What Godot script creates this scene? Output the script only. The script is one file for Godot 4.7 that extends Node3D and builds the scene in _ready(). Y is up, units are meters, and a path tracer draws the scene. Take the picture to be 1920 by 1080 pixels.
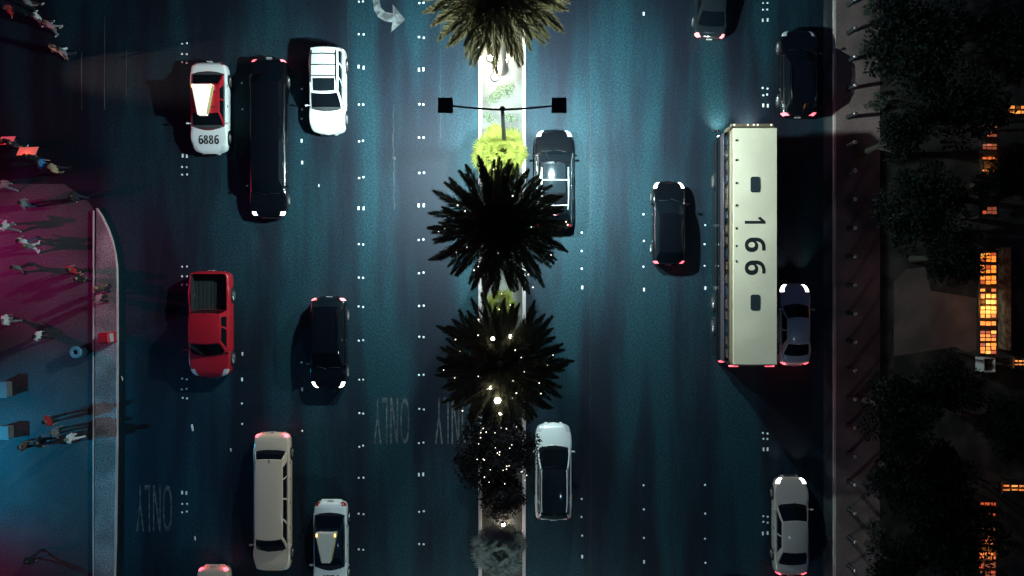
extends Node3D
# A wide boulevard at night, seen straight down from 46 m.
const CAM_H := 46.0
const PPM := 33.3333          # photograph pixels per metre on the ground
var M := {}
var taken := {}
var mesh_store := {}
var rng := RandomNumberGenerator.new()

# ---------------------------------------------------------------- helpers
func P(px: float, py: float, h := 0.0) -> Vector3:
	var k := (CAM_H - h) / CAM_H / PPM
	return Vector3((px - 960.0) * k, h, (py - 540.0) * k)

func lin(r: float, g: float, b: float) -> Color:
	return Color(r, g, b).linear_to_srgb()

func mat(key: String, c: Color, rough := 0.7, metal := 0.0, coat := 0.0) -> StandardMaterial3D:
	if M.has(key):
		return M[key]
	var m := StandardMaterial3D.new()
	m.resource_name = key
	m.albedo_color = c
	m.roughness = rough
	m.metallic = metal
	if coat > 0.0:
		m.clearcoat_enabled = true
		m.clearcoat = coat
		m.clearcoat_roughness = 0.11
	M[key] = m
	return m

func glow_mat(key: String, c: Color, energy: float) -> StandardMaterial3D:
	if M.has(key):
		return M[key]
	var m := mat(key, lin(0.5, 0.5, 0.5), 0.3)
	m.emission_enabled = true
	m.emission = c
	m.emission_energy_multiplier = energy
	return m

func glass_mat(key: String, c: Color, alpha: float) -> StandardMaterial3D:
	if M.has(key):
		return M[key]
	var m := mat(key, Color(c.r, c.g, c.b, alpha), 0.04)
	m.transparency = BaseMaterial3D.TRANSPARENCY_ALPHA
	return m

func noise_tex(freq: float, oct: int, c0: Color, c1: Color, sd: int, size := 512, lo := 0.3, hi := 0.7, type := FastNoiseLite.TYPE_SIMPLEX_SMOOTH) -> NoiseTexture2D:
	var n := FastNoiseLite.new()
	n.noise_type = type
	n.seed = sd
	n.frequency = freq
	n.fractal_octaves = oct
	var t := NoiseTexture2D.new()
	t.width = size
	t.height = size
	t.seamless = true
	t.noise = n
	var g := Gradient.new()
	g.set_offset(0, lo)
	g.set_color(0, c0)
	g.set_offset(1, hi)
	g.set_color(1, c1)
	t.color_ramp = g
	return t

func surface_mat(key: String, c0: Color, c1: Color, rough: float, fine: Vector3, coarse: Vector3, sd: int, d0 := 0.7, bump := 1.0, dark := Color(0, 0, 0, 0), light := Color(1, 1, 1)) -> StandardMaterial3D:
	var m := mat(key, Color.WHITE, rough)
	m.albedo_texture = noise_tex(0.18, 3, c0, c1, sd, 512, 0.2, 0.8)
	m.uv1_triplanar = true
	m.uv1_world_triplanar = true
	m.uv1_scale = fine
	m.detail_enabled = true
	m.detail_blend_mode = BaseMaterial3D.BLEND_MODE_MUL
	m.detail_albedo = noise_tex(0.012, 5, Color(d0, d0, d0) if dark.a == 0.0 else dark, light, sd + 7, 512, 0.3, 0.7)
	m.detail_uv_layer = BaseMaterial3D.DETAIL_UV_2
	m.uv2_triplanar = true
	m.uv2_world_triplanar = true
	m.uv2_scale = coarse
	if bump > 0.0:
		m.heightmap_enabled = true
		m.heightmap_texture = noise_tex(0.25, 3, Color.BLACK, Color.WHITE, sd + 3, 512, 0.2, 0.8)
		m.heightmap_scale = bump
	return m

func numbered(n: String) -> String:
	if not taken.has(n):
		taken[n] = 0
		return n
	taken[n] += 1
	return "%s_%03d" % [n, taken[n]]

func thing(called: String, label: String, category: String, at := Vector3.ZERO, turn := 0.0, group := "") -> Node3D:
	var o := Node3D.new()
	o.name = numbered(called)
	add_child(o)
	o.position = at
	o.rotation.y = turn
	o.set_meta("label", label)
	o.set_meta("category", category)
	if group != "":
		o.set_meta("group", group)
	return o

func put(mesh: Mesh, called: String, m: Material, parent: Node3D, at := Transform3D.IDENTITY) -> MeshInstance3D:
	var o := MeshInstance3D.new()
	o.name = called
	o.mesh = mesh
	o.material_override = m
	o.cast_shadow = GeometryInstance3D.SHADOW_CASTING_SETTING_ON
	parent.add_child(o, true)
	o.transform = at
	return o

func newst() -> SurfaceTool:
	var st := SurfaceTool.new()
	st.begin(Mesh.PRIMITIVE_TRIANGLES)
	return st

func done(st: SurfaceTool) -> ArrayMesh:
	st.generate_normals()
	return st.commit()

func part(st: SurfaceTool, called: String, m: Material, parent: Node3D) -> MeshInstance3D:
	return put(done(st), called, m, parent)

func struct_piece(st: SurfaceTool, called: String, m: Material) -> MeshInstance3D:
	var o := part(st, called, m, self)
	o.set_meta("kind", "structure")
	return o

func tri_out(st: SurfaceTool, a: Vector3, b: Vector3, c: Vector3, mid: Vector3) -> void:
	# clockwise seen from outside
	if (b - a).cross(c - a).dot((a + b + c) / 3.0 - mid) > 0.0:
		st.add_vertex(a); st.add_vertex(c); st.add_vertex(b)
	else:
		st.add_vertex(a); st.add_vertex(b); st.add_vertex(c)

func quad_out(st: SurfaceTool, a: Vector3, b: Vector3, c: Vector3, d: Vector3, mid: Vector3) -> void:
	tri_out(st, a, b, c, mid)
	tri_out(st, a, c, d, mid)

func bbox(st: SurfaceTool, c: Vector3, s: Vector3, bev := 0.02, tr := Transform3D.IDENTITY) -> void:
	# chamfered box
	st.set_smooth_group(-1)
	var h := s * 0.5
	bev = minf(bev, minf(h.x, minf(h.y, h.z)) * 0.9)
	var v := {}
	for sx in [-1, 1]:
		for sy in [-1, 1]:
			for sz in [-1, 1]:
				var sg := Vector3(sx, sy, sz)
				for ax in 3:
					var q := (h - Vector3(bev, bev, bev)) * sg
					q[ax] = h[ax] * sg[ax]
					v[[sx, sy, sz, ax]] = tr * (c + q)
	var mid := tr * c
	for ax in 3:
		var o1 := (ax + 1) % 3
		var o2 := (ax + 2) % 3
		for s0 in [-1, 1]:
			var k := []
			for pr in [[-1, -1], [1, -1], [1, 1], [-1, 1]]:
				var key := [0, 0, 0, ax]
				key[ax] = s0; key[o1] = pr[0]; key[o2] = pr[1]
				k.append(v[key])
			quad_out(st, k[0], k[1], k[2], k[3], mid)
		for s1 in [-1, 1]:
			for s2 in [-1, 1]:
				var ka := [0, 0, 0, o1]
				ka[ax] = -1; ka[o1] = s1; ka[o2] = s2
				var kb := ka.duplicate(); kb[ax] = 1
				var kc := kb.duplicate(); kc[3] = o2
				var kd := ka.duplicate(); kd[3] = o2
				quad_out(st, v[ka], v[kb], v[kc], v[kd], mid)
	for sx in [-1, 1]:
		for sy in [-1, 1]:
			for sz in [-1, 1]:
				tri_out(st, v[[sx, sy, sz, 0]], v[[sx, sy, sz, 1]], v[[sx, sy, sz, 2]], mid)

func tube(st: SurfaceTool, pts: Array, radii: Array, n := 8, cap := true) -> void:
	st.set_smooth_group(1)
	var rings := []
	for i in pts.size():
		var p: Vector3 = pts[i]
		var d: Vector3 = (pts[mini(i + 1, pts.size() - 1)] - pts[maxi(i - 1, 0)]).normalized()
		var a := d.cross(Vector3.UP if absf(d.y) < 0.9 else Vector3.RIGHT).normalized()
		var b := d.cross(a)
		var r := []
		for k in n:
			var g := TAU * k / n
			r.append(p + (a * cos(g) + b * sin(g)) * radii[i])
		rings.append(r)
	for i in pts.size() - 1:
		var mid: Vector3 = (pts[i] + pts[i + 1]) * 0.5
		for k in n:
			var k2 := (k + 1) % n
			quad_out(st, rings[i][k], rings[i][k2], rings[i + 1][k2], rings[i + 1][k], mid)
	if cap:
		st.set_smooth_group(-1)
		for k in range(1, n - 1):
			tri_out(st, rings[0][0], rings[0][k], rings[0][k + 1], pts[1])
			var e := pts.size() - 1
			tri_out(st, rings[e][0], rings[e][k], rings[e][k + 1], pts[e - 1])

func lathe(st: SurfaceTool, prof: Array, n := 16, tr := Transform3D.IDENTITY, smooth := 1) -> void:
	# prof: [radius, y] pairs, turned about y
	st.set_smooth_group(smooth)
	for i in prof.size() - 1:
		for k in n:
			var a0 := TAU * k / n
			var a1 := TAU * (k + 1) / n
			var r0: float = prof[i][0]
			var r1: float = prof[i + 1][0]
			var y0: float = prof[i][1]
			var y1: float = prof[i + 1][1]
			var p00 := tr * Vector3(cos(a0) * r0, y0, sin(a0) * r0)
			var p01 := tr * Vector3(cos(a1) * r0, y0, sin(a1) * r0)
			var p10 := tr * Vector3(cos(a0) * r1, y1, sin(a0) * r1)
			var p11 := tr * Vector3(cos(a1) * r1, y1, sin(a1) * r1)
			if r0 > 0.0001:
				st.add_vertex(p00); st.add_vertex(p10); st.add_vertex(p01)
			if r1 > 0.0001:
				st.add_vertex(p01); st.add_vertex(p10); st.add_vertex(p11)

func grid(st: SurfaceTool, u0: float, u1: float, nu: int, v0: float, v1: float, nv: int, f: Callable) -> void:
	st.set_smooth_group(1)
	var p := []
	for i in nu + 1:
		var row := []
		for j in nv + 1:
			row.append(f.call(lerpf(u0, u1, float(i) / nu), lerpf(v0, v1, float(j) / nv)))
		p.append(row)
	for i in nu:
		for j in nv:
			var a: Vector3 = p[i][j]
			var b: Vector3 = p[i + 1][j]
			var c: Vector3 = p[i + 1][j + 1]
			var d: Vector3 = p[i][j + 1]
			st.add_vertex(a); st.add_vertex(b); st.add_vertex(c)
			st.add_vertex(a); st.add_vertex(c); st.add_vertex(d)

func slab(st: SurfaceTool, poly: PackedVector2Array, y0: float, y1: float, bev := 0.0) -> void:
	# extruded outline in x-z with a chamfered top edge
	st.set_smooth_group(-1)
	var top := poly
	if bev > 0.0:
		var off := Geometry2D.offset_polygon(poly, -bev, Geometry2D.JOIN_MITER)
		if off.size() and off[0].size() == poly.size():
			top = off[0]
			# line the offset outline up with the original
			var best := 0
			for i in top.size():
				if top[i].distance_to(poly[0]) < top[best].distance_to(poly[0]):
					best = i
			var al := PackedVector2Array()
			for i in top.size():
				al.append(top[(best + i) % top.size()])
			top = al
		else:
			bev = 0.0
	var ix := Geometry2D.triangulate_polygon(top)
	for i in range(0, ix.size(), 3):
		var a := Vector3(top[ix[i]].x, y1, top[ix[i]].y)
		var b := Vector3(top[ix[i + 1]].x, y1, top[ix[i + 1]].y)
		var c := Vector3(top[ix[i + 2]].x, y1, top[ix[i + 2]].y)
		tri_out(st, a, b, c, (a + b + c) / 3.0 - Vector3.UP)
	var ctr := Vector2.ZERO
	for q in poly:
		ctr += q / poly.size()
	for i in poly.size():
		var j := (i + 1) % poly.size()
		var nrm := (poly[j] - poly[i]).orthogonal()
		if nrm.dot((poly[i] + poly[j]) * 0.5 - ctr) < 0.0:
			nrm = -nrm
		var inn := Vector3((poly[i].x + poly[j].x) * 0.5 - nrm.x, y0, (poly[i].y + poly[j].y) * 0.5 - nrm.y)
		var a := Vector3(poly[i].x, y0, poly[i].y)
		var b := Vector3(poly[j].x, y0, poly[j].y)
		var c := Vector3(poly[j].x, y1 - bev, poly[j].y)
		var d := Vector3(poly[i].x, y1 - bev, poly[i].y)
		if y1 > y0:
			quad_out(st, a, b, c, d, inn)
		if bev > 0.0:
			quad_out(st, d, c, Vector3(top[j].x, y1, top[j].y), Vector3(top[i].x, y1, top[i].y), inn)

func outline(pxs: Array, h := 0.0) -> PackedVector2Array:
	var o := PackedVector2Array()
	for q in pxs:
		var w := P(q[0], q[1], h)
		o.append(Vector2(w.x, w.z))
	return o

func rect_px(x0: float, y0: float, x1: float, y1: float, h := 0.0) -> PackedVector2Array:
	return outline([[x0, y0], [x1, y0], [x1, y1], [x0, y1]], h)

func omni(parent: Node3D, at: Vector3, c: Color, e: float, size := 0.05) -> OmniLight3D:
	var l := OmniLight3D.new()
	l.name = "light"
	parent.add_child(l, true)
	l.position = at
	l.light_color = c
	l.light_energy = e
	l.light_size = size
	l.omni_range = 30.0
	l.omni_attenuation = 2.0
	l.shadow_enabled = true
	return l

func spot(parent: Node3D, at: Vector3, towards: Vector3, c: Color, e: float, angle: float, size := 0.1, soft := 1.0) -> SpotLight3D:
	var l := SpotLight3D.new()
	l.name = "light"
	parent.add_child(l, true)
	l.position = at
	l.basis = Basis.looking_at(towards, Vector3.UP if absf(towards.normalized().y) < 0.95 else Vector3.RIGHT)
	l.light_color = c
	l.light_energy = e
	l.spot_angle = angle
	l.spot_angle_attenuation = soft
	l.spot_range = 60.0
	l.spot_attenuation = 2.0
	l.light_size = size
	l.shadow_enabled = true
	return l

# ---------------------------------------------------------------- start
func _ready() -> void:
	rng.seed = 7
	var cam := Camera3D.new()
	cam.name = "camera"
	add_child(cam)
	cam.position = Vector3(0, CAM_H, 0)
	cam.rotation_degrees = Vector3(-90, 0, 0)
	cam.fov = rad_to_deg(2.0 * atan(16.2 / CAM_H))
	cam.far = 400.0
	cam.current = true
	var sky_m := ProceduralSkyMaterial.new()
	sky_m.sky_top_color = lin(0.006, 0.014, 0.040)
	sky_m.sky_horizon_color = lin(0.006, 0.018, 0.04)
	sky_m.ground_bottom_color = lin(0.002, 0.004, 0.008)
	sky_m.ground_horizon_color = lin(0.006, 0.018, 0.04)
	var sky := Sky.new()
	sky.sky_material = sky_m
	var env := Environment.new()
	env.background_mode = Environment.BG_SKY
	env.sky = sky
	env.background_energy_multiplier = 1.0
	env.tonemap_mode = Environment.TONE_MAPPER_LINEAR
	env.tonemap_exposure = 1.0
	env.sdfgi_enabled = true
	env.ssao_enabled = true
	env.ssil_enabled = true
	var we := WorldEnvironment.new()
	we.name = "world_environment"
	we.environment = env
	add_child(we)
	var moon := DirectionalLight3D.new()
	moon.name = "moon"
	add_child(moon)
	moon.rotation_degrees = Vector3(-70, 30, 0)
	moon.light_color = lin(0.45, 0.7, 1.0)
	moon.light_energy = 0.006
	moon.light_angular_distance = 0.5
	moon.shadow_enabled = true
	build_lamps()
	build_ground()
	build_garden()
	build_median()
	build_vehicles()
	build_bus()
	build_left()

# ---------------------------------------------------------------- street lamps
func build_lamps() -> void:
	var metal := mat("lamp black metal", lin(0.012, 0.013, 0.014), 0.5, 0.3)
	var lens := glow_mat("lamp lens", lin(0.9, 0.97, 1.0), 18.0)
	var labels := ["tall black twin-arm street lamp standing on the median by the palms", "black twin-arm street lamp further down the median beyond the white van", "black twin-arm street lamp further up the median beyond the nearest palm"]
	var zs := [-7.78, 26.2, -41.8]
	var es := [LAMP_E, LAMP_E * 0.22, LAMP_E * 0.16]
	for i in 3:
		var t := thing("street_lamp", labels[i], "street lamp", Vector3(-0.42, 0.13, zs[i]), 0.0, "street lamps along the median")
		var st := newst()
		lathe(st, [[0.0, 0.0], [0.24, 0.0], [0.24, 0.1], [0.17, 0.16], [0.15, 0.6], [0.13, 0.65], [0.1, 6.0], [0.075, 10.4], [0.0, 10.42]], 14)
		part(st, "pole", metal, t)
		st = newst()
		lathe(st, [[0.0, 0.0], [0.12, 0.0], [0.13, 0.08], [0.1, 0.2], [0.0, 0.24]], 12, Transform3D(Basis(), Vector3(0, 10.28, 0)))
		part(st, "cap", metal, t)
		for s in [-1.0, 1.0]:
			st = newst()
			var pts := []
			var rad := []
			for k in 9:
				var u := k / 8.0
				pts.append(Vector3(s * lerpf(0.05, 2.2, u), 10.22 + 0.18 * sin(u * PI * 0.5), -0.12 * u * u))
				rad.append(lerpf(0.055, 0.04, u))
			tube(st, pts, rad, 8)
			part(st, "arm", metal, t)
			st = newst()
			bbox(st, Vector3(s * 2.46, 10.4, -0.14), Vector3(0.65, 0.16, 0.65), 0.02)
			var head := part(st, "lamp_head", metal, t)
			st = newst()
			bbox(st, Vector3(s * 2.46, 10.312, -0.14), Vector3(0.5, 0.012, 0.5), 0.003)
			part(st, "lens", lens, head)
			var l := AreaLight3D.new()
			l.name = "light"
			t.add_child(l, true)
			l.position = Vector3(s * 2.46, 10.27, -0.14)
			l.basis = Basis.looking_at(Vector3(s * 0.2, -1, 0), Vector3.FORWARD)
			l.area_size = Vector2(0.48, 0.48)
			l.area_normalize_energy = true
			l.light_color = lin(0.70, 0.98, 1.0)
			l.light_energy = es[i]
			l.shadow_enabled = true
			# the lens also throws a tighter pool straight down
			spot(t, Vector3(s * 2.46, 10.26, -0.14), Vector3(s * 0.1, -1, 0), lin(0.70, 0.98, 1.0), es[i] * 0.62, 52.0, 0.22)
const LAMP_E := 480.0

# ---------------------------------------------------------------- ground
func road_paint(key: String, c: float) -> StandardMaterial3D:
	var m := surface_mat(key, Color(0.72, 0.74, 0.74) * 1.0, Color(1, 1, 1), 0.8, Vector3(0.6, 0.6, 0.6), Vector3(0.3, 0.3, 0.3), 71, 0.6, 0.0)
	m.albedo_color = lin(c, c * 1.03, c * 1.05)
	return m

func build_ground() -> void:
	var asphalt := surface_mat("asphalt", lin(0.0042, 0.018, 0.026), lin(0.0115, 0.041, 0.056), 0.66, Vector3(0.071, 0.071, 0.071), Vector3(0.051, 0.5, 0.0067), 11, 0.66, 0.35, Color(0.74, 0.54, 0.64), Color(0.86, 1.0, 1.0))
	asphalt.metallic_specular = 0.34
	var st := newst()
	slab(st, PackedVector2Array([Vector2(-150, -150), Vector2(150, -150), Vector2(150, 150), Vector2(-150, 150)]), 0.0, 0.0)
	var road := struct_piece(st, "road", asphalt)
	# concrete gutter strips beside the median and the right kerb
	var gut := surface_mat("gutter concrete", lin(0.05, 0.06, 0.065), lin(0.1, 0.11, 0.115), 0.8, Vector3(0.5, 0.5, 0.5), Vector3(0.1, 0.1, 0.05), 21, 0.6, 0.2)
	var seam := mat("seam tar", lin(0.008, 0.012, 0.016), 0.6)
	# wheel-worn joints and cracks: narrow tar lines with a wandering edge
	var cracks := [[653, -20, 120, 0.6], [738, 195, 292, 0.5], [739, 302, 392, 0.6], [826, 30, 70, 0.4], [1107, -40, 1120, 0.25], [1264, 350, 1120, 0.2], [826, 90, 260, 0.3], [520, -20, 100, 0.3]]
	for c in cracks:
		st = newst()
		st.set_smooth_group(-1)
		var y: float = c[1]
		var x: float = c[0]
		while y < c[2]:
			var x2: float = c[0] + rng.randf_range(-1.2, 1.2)
			var y2: float = minf(y + 8.0, c[2])
			var w: float = c[3] * 1.7 * rng.randf_range(0.5, 1.4)
			var a := P(x - w, y) + Vector3.UP * 0.004
			var b := P(x + w, y) + Vector3.UP * 0.004
			var d := P(x2 - w, y2) + Vector3.UP * 0.004
			var e := P(x2 + w, y2) + Vector3.UP * 0.004
			quad_out(st, a, b, e, d, a - Vector3.UP)
			x = x2
			y = y2
		part(st, "tar_seam", seam, road)
	st = newst()
	lathe(st, [[0.0, 0.007], [0.12, 0.007], [0.13, 0.0]], 14, Transform3D(Basis(), P(738, 297) + Vector3.UP * 0.001))
	part(st, "valve_cover", seam, road)
	# painted markings
	var faded := road_paint("worn road paint", 0.125)
	var white := road_paint("arrow paint", 0.26)
	st = newst()
	slab(st, outline([[699, -30], [711, -30], [711.5, 0], [714, 14], [723, 23], [737, 25], [736, 8], [760, 37], [733, 61], [736, 42], [722, 40], [709, 32], [701, 18], [699, 0]]), 0.002, 0.005)
	part(st, "turn_arrow", white, road)
	for o in [[734, 789], [849, 789], [289, 953]]:
		var tm := TextMesh.new()
		var f := SystemFont.new()
		f.font_names = PackedStringArray(["Droid Sans"])
		tm.font = f
		tm.text = "ONLY"
		tm.font_size = 64
		tm.pixel_size = 0.01
		tm.depth = 0.3
		var bx := tm.get_aabb().size
		var b := Basis(Vector3(-2.0 / bx.x, 0, 0), Vector3(0, 0, 2.6 / bx.y), Vector3(0, 0.01, 0))
		var q := P(o[0], o[1])
		var mid := tm.get_aabb().get_center()
		put(tm, "lane_lettering", faded, road, Transform3D(b, q + Vector3.UP * 0.0035 - b * Vector3(mid.x, mid.y, 0)))
	# raised lane markers
	var dome := newst()
	lathe(dome, [[0.06, 0.0], [0.055, 0.012], [0.035, 0.022], [0.0, 0.026]], 10)
	var dome_m := done(dome)
	var bar := newst()
	bbox(bar, Vector3(0, 0.012, 0), Vector3(0.1, 0.024, 0.2), 0.01)
	var bar_m := done(bar)
	var cer := mat("marker ceramic", lin(0.86, 0.88, 0.86), 0.35)
	cer.emission_enabled = false
	var pts := []
	for y in [2, 65, 126, 197, 264, 333, 391, 458, 520, 575, 638, 712, 775, 837, 897, 963, 1030, 1092]:
		pts.append([677, y, 2, y in [126, 391]])
	for y in [5, 70, 130, 196, 258, 324, 385, 450, 512, 573, 632, 703, 767, 831, 890, 959, 1021, 1084]:
		pts.append([790, y, 2, y in [130, 385, 890]])
	for y in [82, 102, 117, 293, 313, 328, 500, 519, 534, 711, 730, 746, 924, 945, 960]:
		pts.append([346, y, 2, y in [293, 924]])
	for y in [5, 18, 38, 165, 178, 198, 813, 822, 843, 968, 979, 1000]:
		pts.append([1435, y, 2, y in [38, 198, 843, 1000]])
	for y in [167, 205, 222, 263, 304, 679, 731, 808]:
		pts.append([566, y, 1, y in [263, 304, 731]])
	for y in [156, 204, 664, 712, 757, 795]:
		pts.append([454, y, 1, y in [664, 712]])
	for y in [435, 470, 503, 540, 936, 970, 1005, 1043]:
		pts.append([1091, y, 1, y in [540, 1043]])
	for y in [27, 401, 452, 500, 543, 910, 955, 1008, 1054]:
		pts.append([1207, y, 1, y in [27, 543, 1054]])
	for y in [421, 458, 498, 540, 910, 963, 1010, 1055]:
		pts.append([1322, y, 1, y in [540]])
	for q in pts:
		for k in int(q[2]):
			var dx: float = 0.0 if q[2] == 1 else (k * 2 - 1) * 4.2
			var w := P(q[0] + dx + rng.randf_range(-0.8, 0.8), q[1] + rng.randf_range(-1.2, 1.2))
			put(bar_m if q[3] else dome_m, "lane_marker", cer, road, Transform3D(Basis(Vector3.UP, rng.randf_range(-0.06, 0.06)), w + Vector3.UP * 0.001))
	# left plaza and the raised walk beside it
	var plaza_m := surface_mat("plaza concrete", lin(0.045, 0.045, 0.05), lin(0.10, 0.10, 0.105), 0.75, Vector3(0.09, 0.09, 0.09), Vector3(0.023, 0.023, 0.023), 31, 0.75, 0.3)
	st = newst()
	slab(st, outline([[-2500, 345], [120, 345], [160, 372], [176, 392], [176, 4000], [-2500, 4000]]), 0.0, 0.004)
	struct_piece(st, "plaza", plaza_m)
	# joints of the driveway
	for c in [[153, 98, 206], [196, 30, 206], [237, 95, 182]]:
		st = newst()
		bbox(st, P(c[0], (c[1] + c[2]) / 2.0) + Vector3(0, 0.003, 0), Vector3(0.045, 0.012, (c[2] - c[1]) / PPM), 0.003)
		part(st, "joint_strip", gut, road)
	var walk_m := surface_mat("aggregate", lin(0.12, 0.11, 0.105), lin(0.62, 0.56, 0.54), 0.85, Vector3(0.13, 0.13, 0.13), Vector3(0.041, 0.041, 0.041), 41, 0.7, 1.2)
	st = newst()
	var edge := [[183, 392], [193, 408], [203, 430], [211, 452], [216, 474], [219, 500], [220, 560], [220, 700], [219, 860], [217, 1000], [214, 1120], [210, 1500], [178, 1500], [176, 1120], [177, 1000], [178, 700], [179, 500], [180, 396]]
	slab(st, outline(edge, 0.15), 0.0, 0.15, 0.02)
	var walk := struct_piece(st, "raised_walk", walk_m)
	var kerb_m := surface_mat("kerb concrete", lin(0.5, 0.4, 0.38), lin(0.74, 0.6, 0.57), 0.7, Vector3(0.3, 0.3, 0.3), Vector3(0.05, 0.05, 0.05), 51, 0.85, 0.3)
	st = newst()
	var line := [[183, 391], [193, 406], [204, 429], [212, 451], [217, 474], [220.5, 500], [221.5, 560], [221.5, 700], [220.5, 860], [218.5, 1000], [215.5, 1120], [211, 1500]]
	for i in line.size() - 1:
		var a := P(line[i][0], line[i][1])
		var b := P(line[i + 1][0], line[i + 1][1])
		var tr := Transform3D(Basis.looking_at(b - a, Vector3.UP), (a + b) * 0.5)
		bbox(st, Vector3(0, 0.085, 0), Vector3(0.1, 0.17, a.distance_to(b) + 0.01), 0.02, tr)
	part(st, "kerb", kerb_m, walk)
	st = newst()
	bbox(st, (P(178, 396) + P(177, 1500)) * 0.5 + Vector3(0, 0.09, 0), Vector3(0.07, 0.18, 33.2), 0.015)
	part(st, "edging", kerb_m, walk)
	# right gutter, kerb, sidewalk
	st = newst()
	slab(st, rect_px(1544, -2200, 1562, 3200), 0.0, 0.004)
	part(st, "gutter", gut, road)
	st = newst()
	for k in range(-14, 16):
		bbox(st, Vector3(P(1563.5, 0).x, 0.075, k * 2.4), Vector3(0.16, 0.15, 2.397), 0.02)
	struct_piece(st, "kerb", kerb_m)
	var side_m := surface_mat("sidewalk concrete", lin(0.19, 0.125, 0.115), lin(0.33, 0.22, 0.20), 0.8, Vector3(0.11, 0.11, 0.11), Vector3(0.031, 0.031, 0.031), 61, 0.72, 0.4)
	st = newst()
	slab(st, rect_px(1565.6, -600, 1648, 1700), 0.0, 0.14)
	struct_piece(st, "sidewalk", side_m)
	# bollards
	var steel := mat("bollard dark steel", lin(0.05, 0.055, 0.06), 0.3, 0.6)
	var cap_m := mat("bollard cap steel", lin(0.8, 0.82, 0.82), 0.36, 1.0)
	st = newst()
	lathe(st, [[0.14, 0.0], [0.14, 0.03], [0.105, 0.05], [0.105, 0.92], [0.0, 0.92]], 18)
	var post := done(st)
	st = newst()
	lathe(st, [[0.107, 0.915], [0.112, 0.93], [0.108, 0.96], [0.085, 0.995], [0.045, 1.015], [0.0, 1.02]], 18)
	var cap := done(st)
	var near := ["topmost in the picture", "second from the top of the picture", "third from the top of the picture", "beside the front of the black SUV by the kerb", "just past the tail of the black SUV by the kerb", "beside the front end of the bus", "second back from the front end of the bus", "third back from the front end of the bus", "beside the middle of the bus, upper one", "beside the middle of the bus, lower one", "level with the digits on the bus roof", "level with the headlights of the sedan beside the bus", "beside the sedan that stands next to the bus", "level with the tail of the bus", "just below the tail of the bus", "second below the tail of the bus", "seventh from the bottom of the picture", "sixth from the bottom of the picture", "level with the headlights of the silver sedan", "beside the silver sedan by the kerb", "lowest but one in the picture", "lowest in the picture"]
	for i in 21:
		var t := thing("bollard", "dark bollard with bright cap, " + near[i], "bollard", P(1597, 11 + i * 52.35, 0.0) + Vector3(-0.25, 0.14, 0), 0.0, "bollards along the right kerb")
		put(post, "post", steel, t)
		put(cap, "cap", cap_m, t)
	# litter
	var lit := mat("litter paper", lin(0.7, 0.68, 0.62), 0.8)
	for q in [[361, 802, 0.30, "crumpled white paper lying on the road below the red pickup"], [433, 843, 0.16, "small pale scrap on the road left of the gold limousine"], [366, 1009, 0.18, "pale scrap of litter above the lowest gold car"], [229, 709, 0.2, "pale scrap at the foot of the raised walk"], [598, 348, 0.12, "tiny pale scrap right of the black limousine"]]:
		st = newst()
		st.set_smooth_group(-1)
		var ring := []
		for k in 7:
			var g := TAU * k / 7.0
			ring.append(Vector3(cos(g) * q[2] * 0.35 * rng.randf_range(0.6, 1.2), rng.randf_range(0.005, 0.04), sin(g) * q[2] * rng.randf_range(0.5, 0.9)))
		for k in 7:
			tri_out(st, ring[k], ring[(k + 1) % 7], Vector3(0, 0.07, 0), Vector3.ZERO)
			tri_out(st, ring[k], ring[(k + 1) % 7], Vector3(0, 0.003, 0), Vector3(0, 0.03, 0))
		var t := thing("litter", q[3], "litter", P(q[0], q[1]), rng.randf() * 0.4)
		part(st, "paper", lit, t)

# ---------------------------------------------------------------- vegetation
func crown_mesh(sd: int, n: int, leaf: float, clumps: int, flat := 0.7) -> ArrayMesh:
	# leaf faces spread through clumps inside a unit-radius crown (height = flat)
	var key := "crown%d" % sd
	if mesh_store.has(key):
		return mesh_store[key]
	var r := RandomNumberGenerator.new()
	r.seed = sd
	var cl := []
	for i in clumps:
		var d := Vector3(r.randfn(), r.randfn(), r.randfn()).normalized() * pow(r.randf(), 0.45) * 0.8
		d.y = d.y * flat
		cl.append([d, r.randf_range(0.16, 0.34)])
	var st := newst()
	st.set_smooth_group(-1)
	for i in n:
		var c: Array = cl[r.randi() % clumps]
		var o: Vector3 = Vector3(r.randfn(), r.randfn(), r.randfn()).normalized() * float(c[1]) * pow(r.randf(), 0.4)
		var p: Vector3 = c[0] + o
		var ax := (o.normalized() + Vector3(r.randfn(), r.randfn(), r.randfn()) * 0.6).normalized()
		var sd2 := ax.cross(Vector3(r.randfn(), r.randfn(), r.randfn())).normalized()
		var l := leaf * r.randf_range(0.6, 1.4)
		var q := p + ax * l
		var m := p + ax * l * 0.45
		st.add_vertex(p); st.add_vertex(m + sd2 * l * 0.28); st.add_vertex(q)
		st.add_vertex(p); st.add_vertex(q); st.add_vertex(m - sd2 * l * 0.28)
	mesh_store[key] = done(st)
	return mesh_store[key]

func leaf_mat(key: String, c: Color, back := 0.3) -> StandardMaterial3D:
	var m := mat(key, c, 0.7)
	m.metallic_specular = 0.2
	m.backlight_enabled = true
	m.backlight = Color(back * 0.95, back, back * 0.78)
	return m

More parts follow.
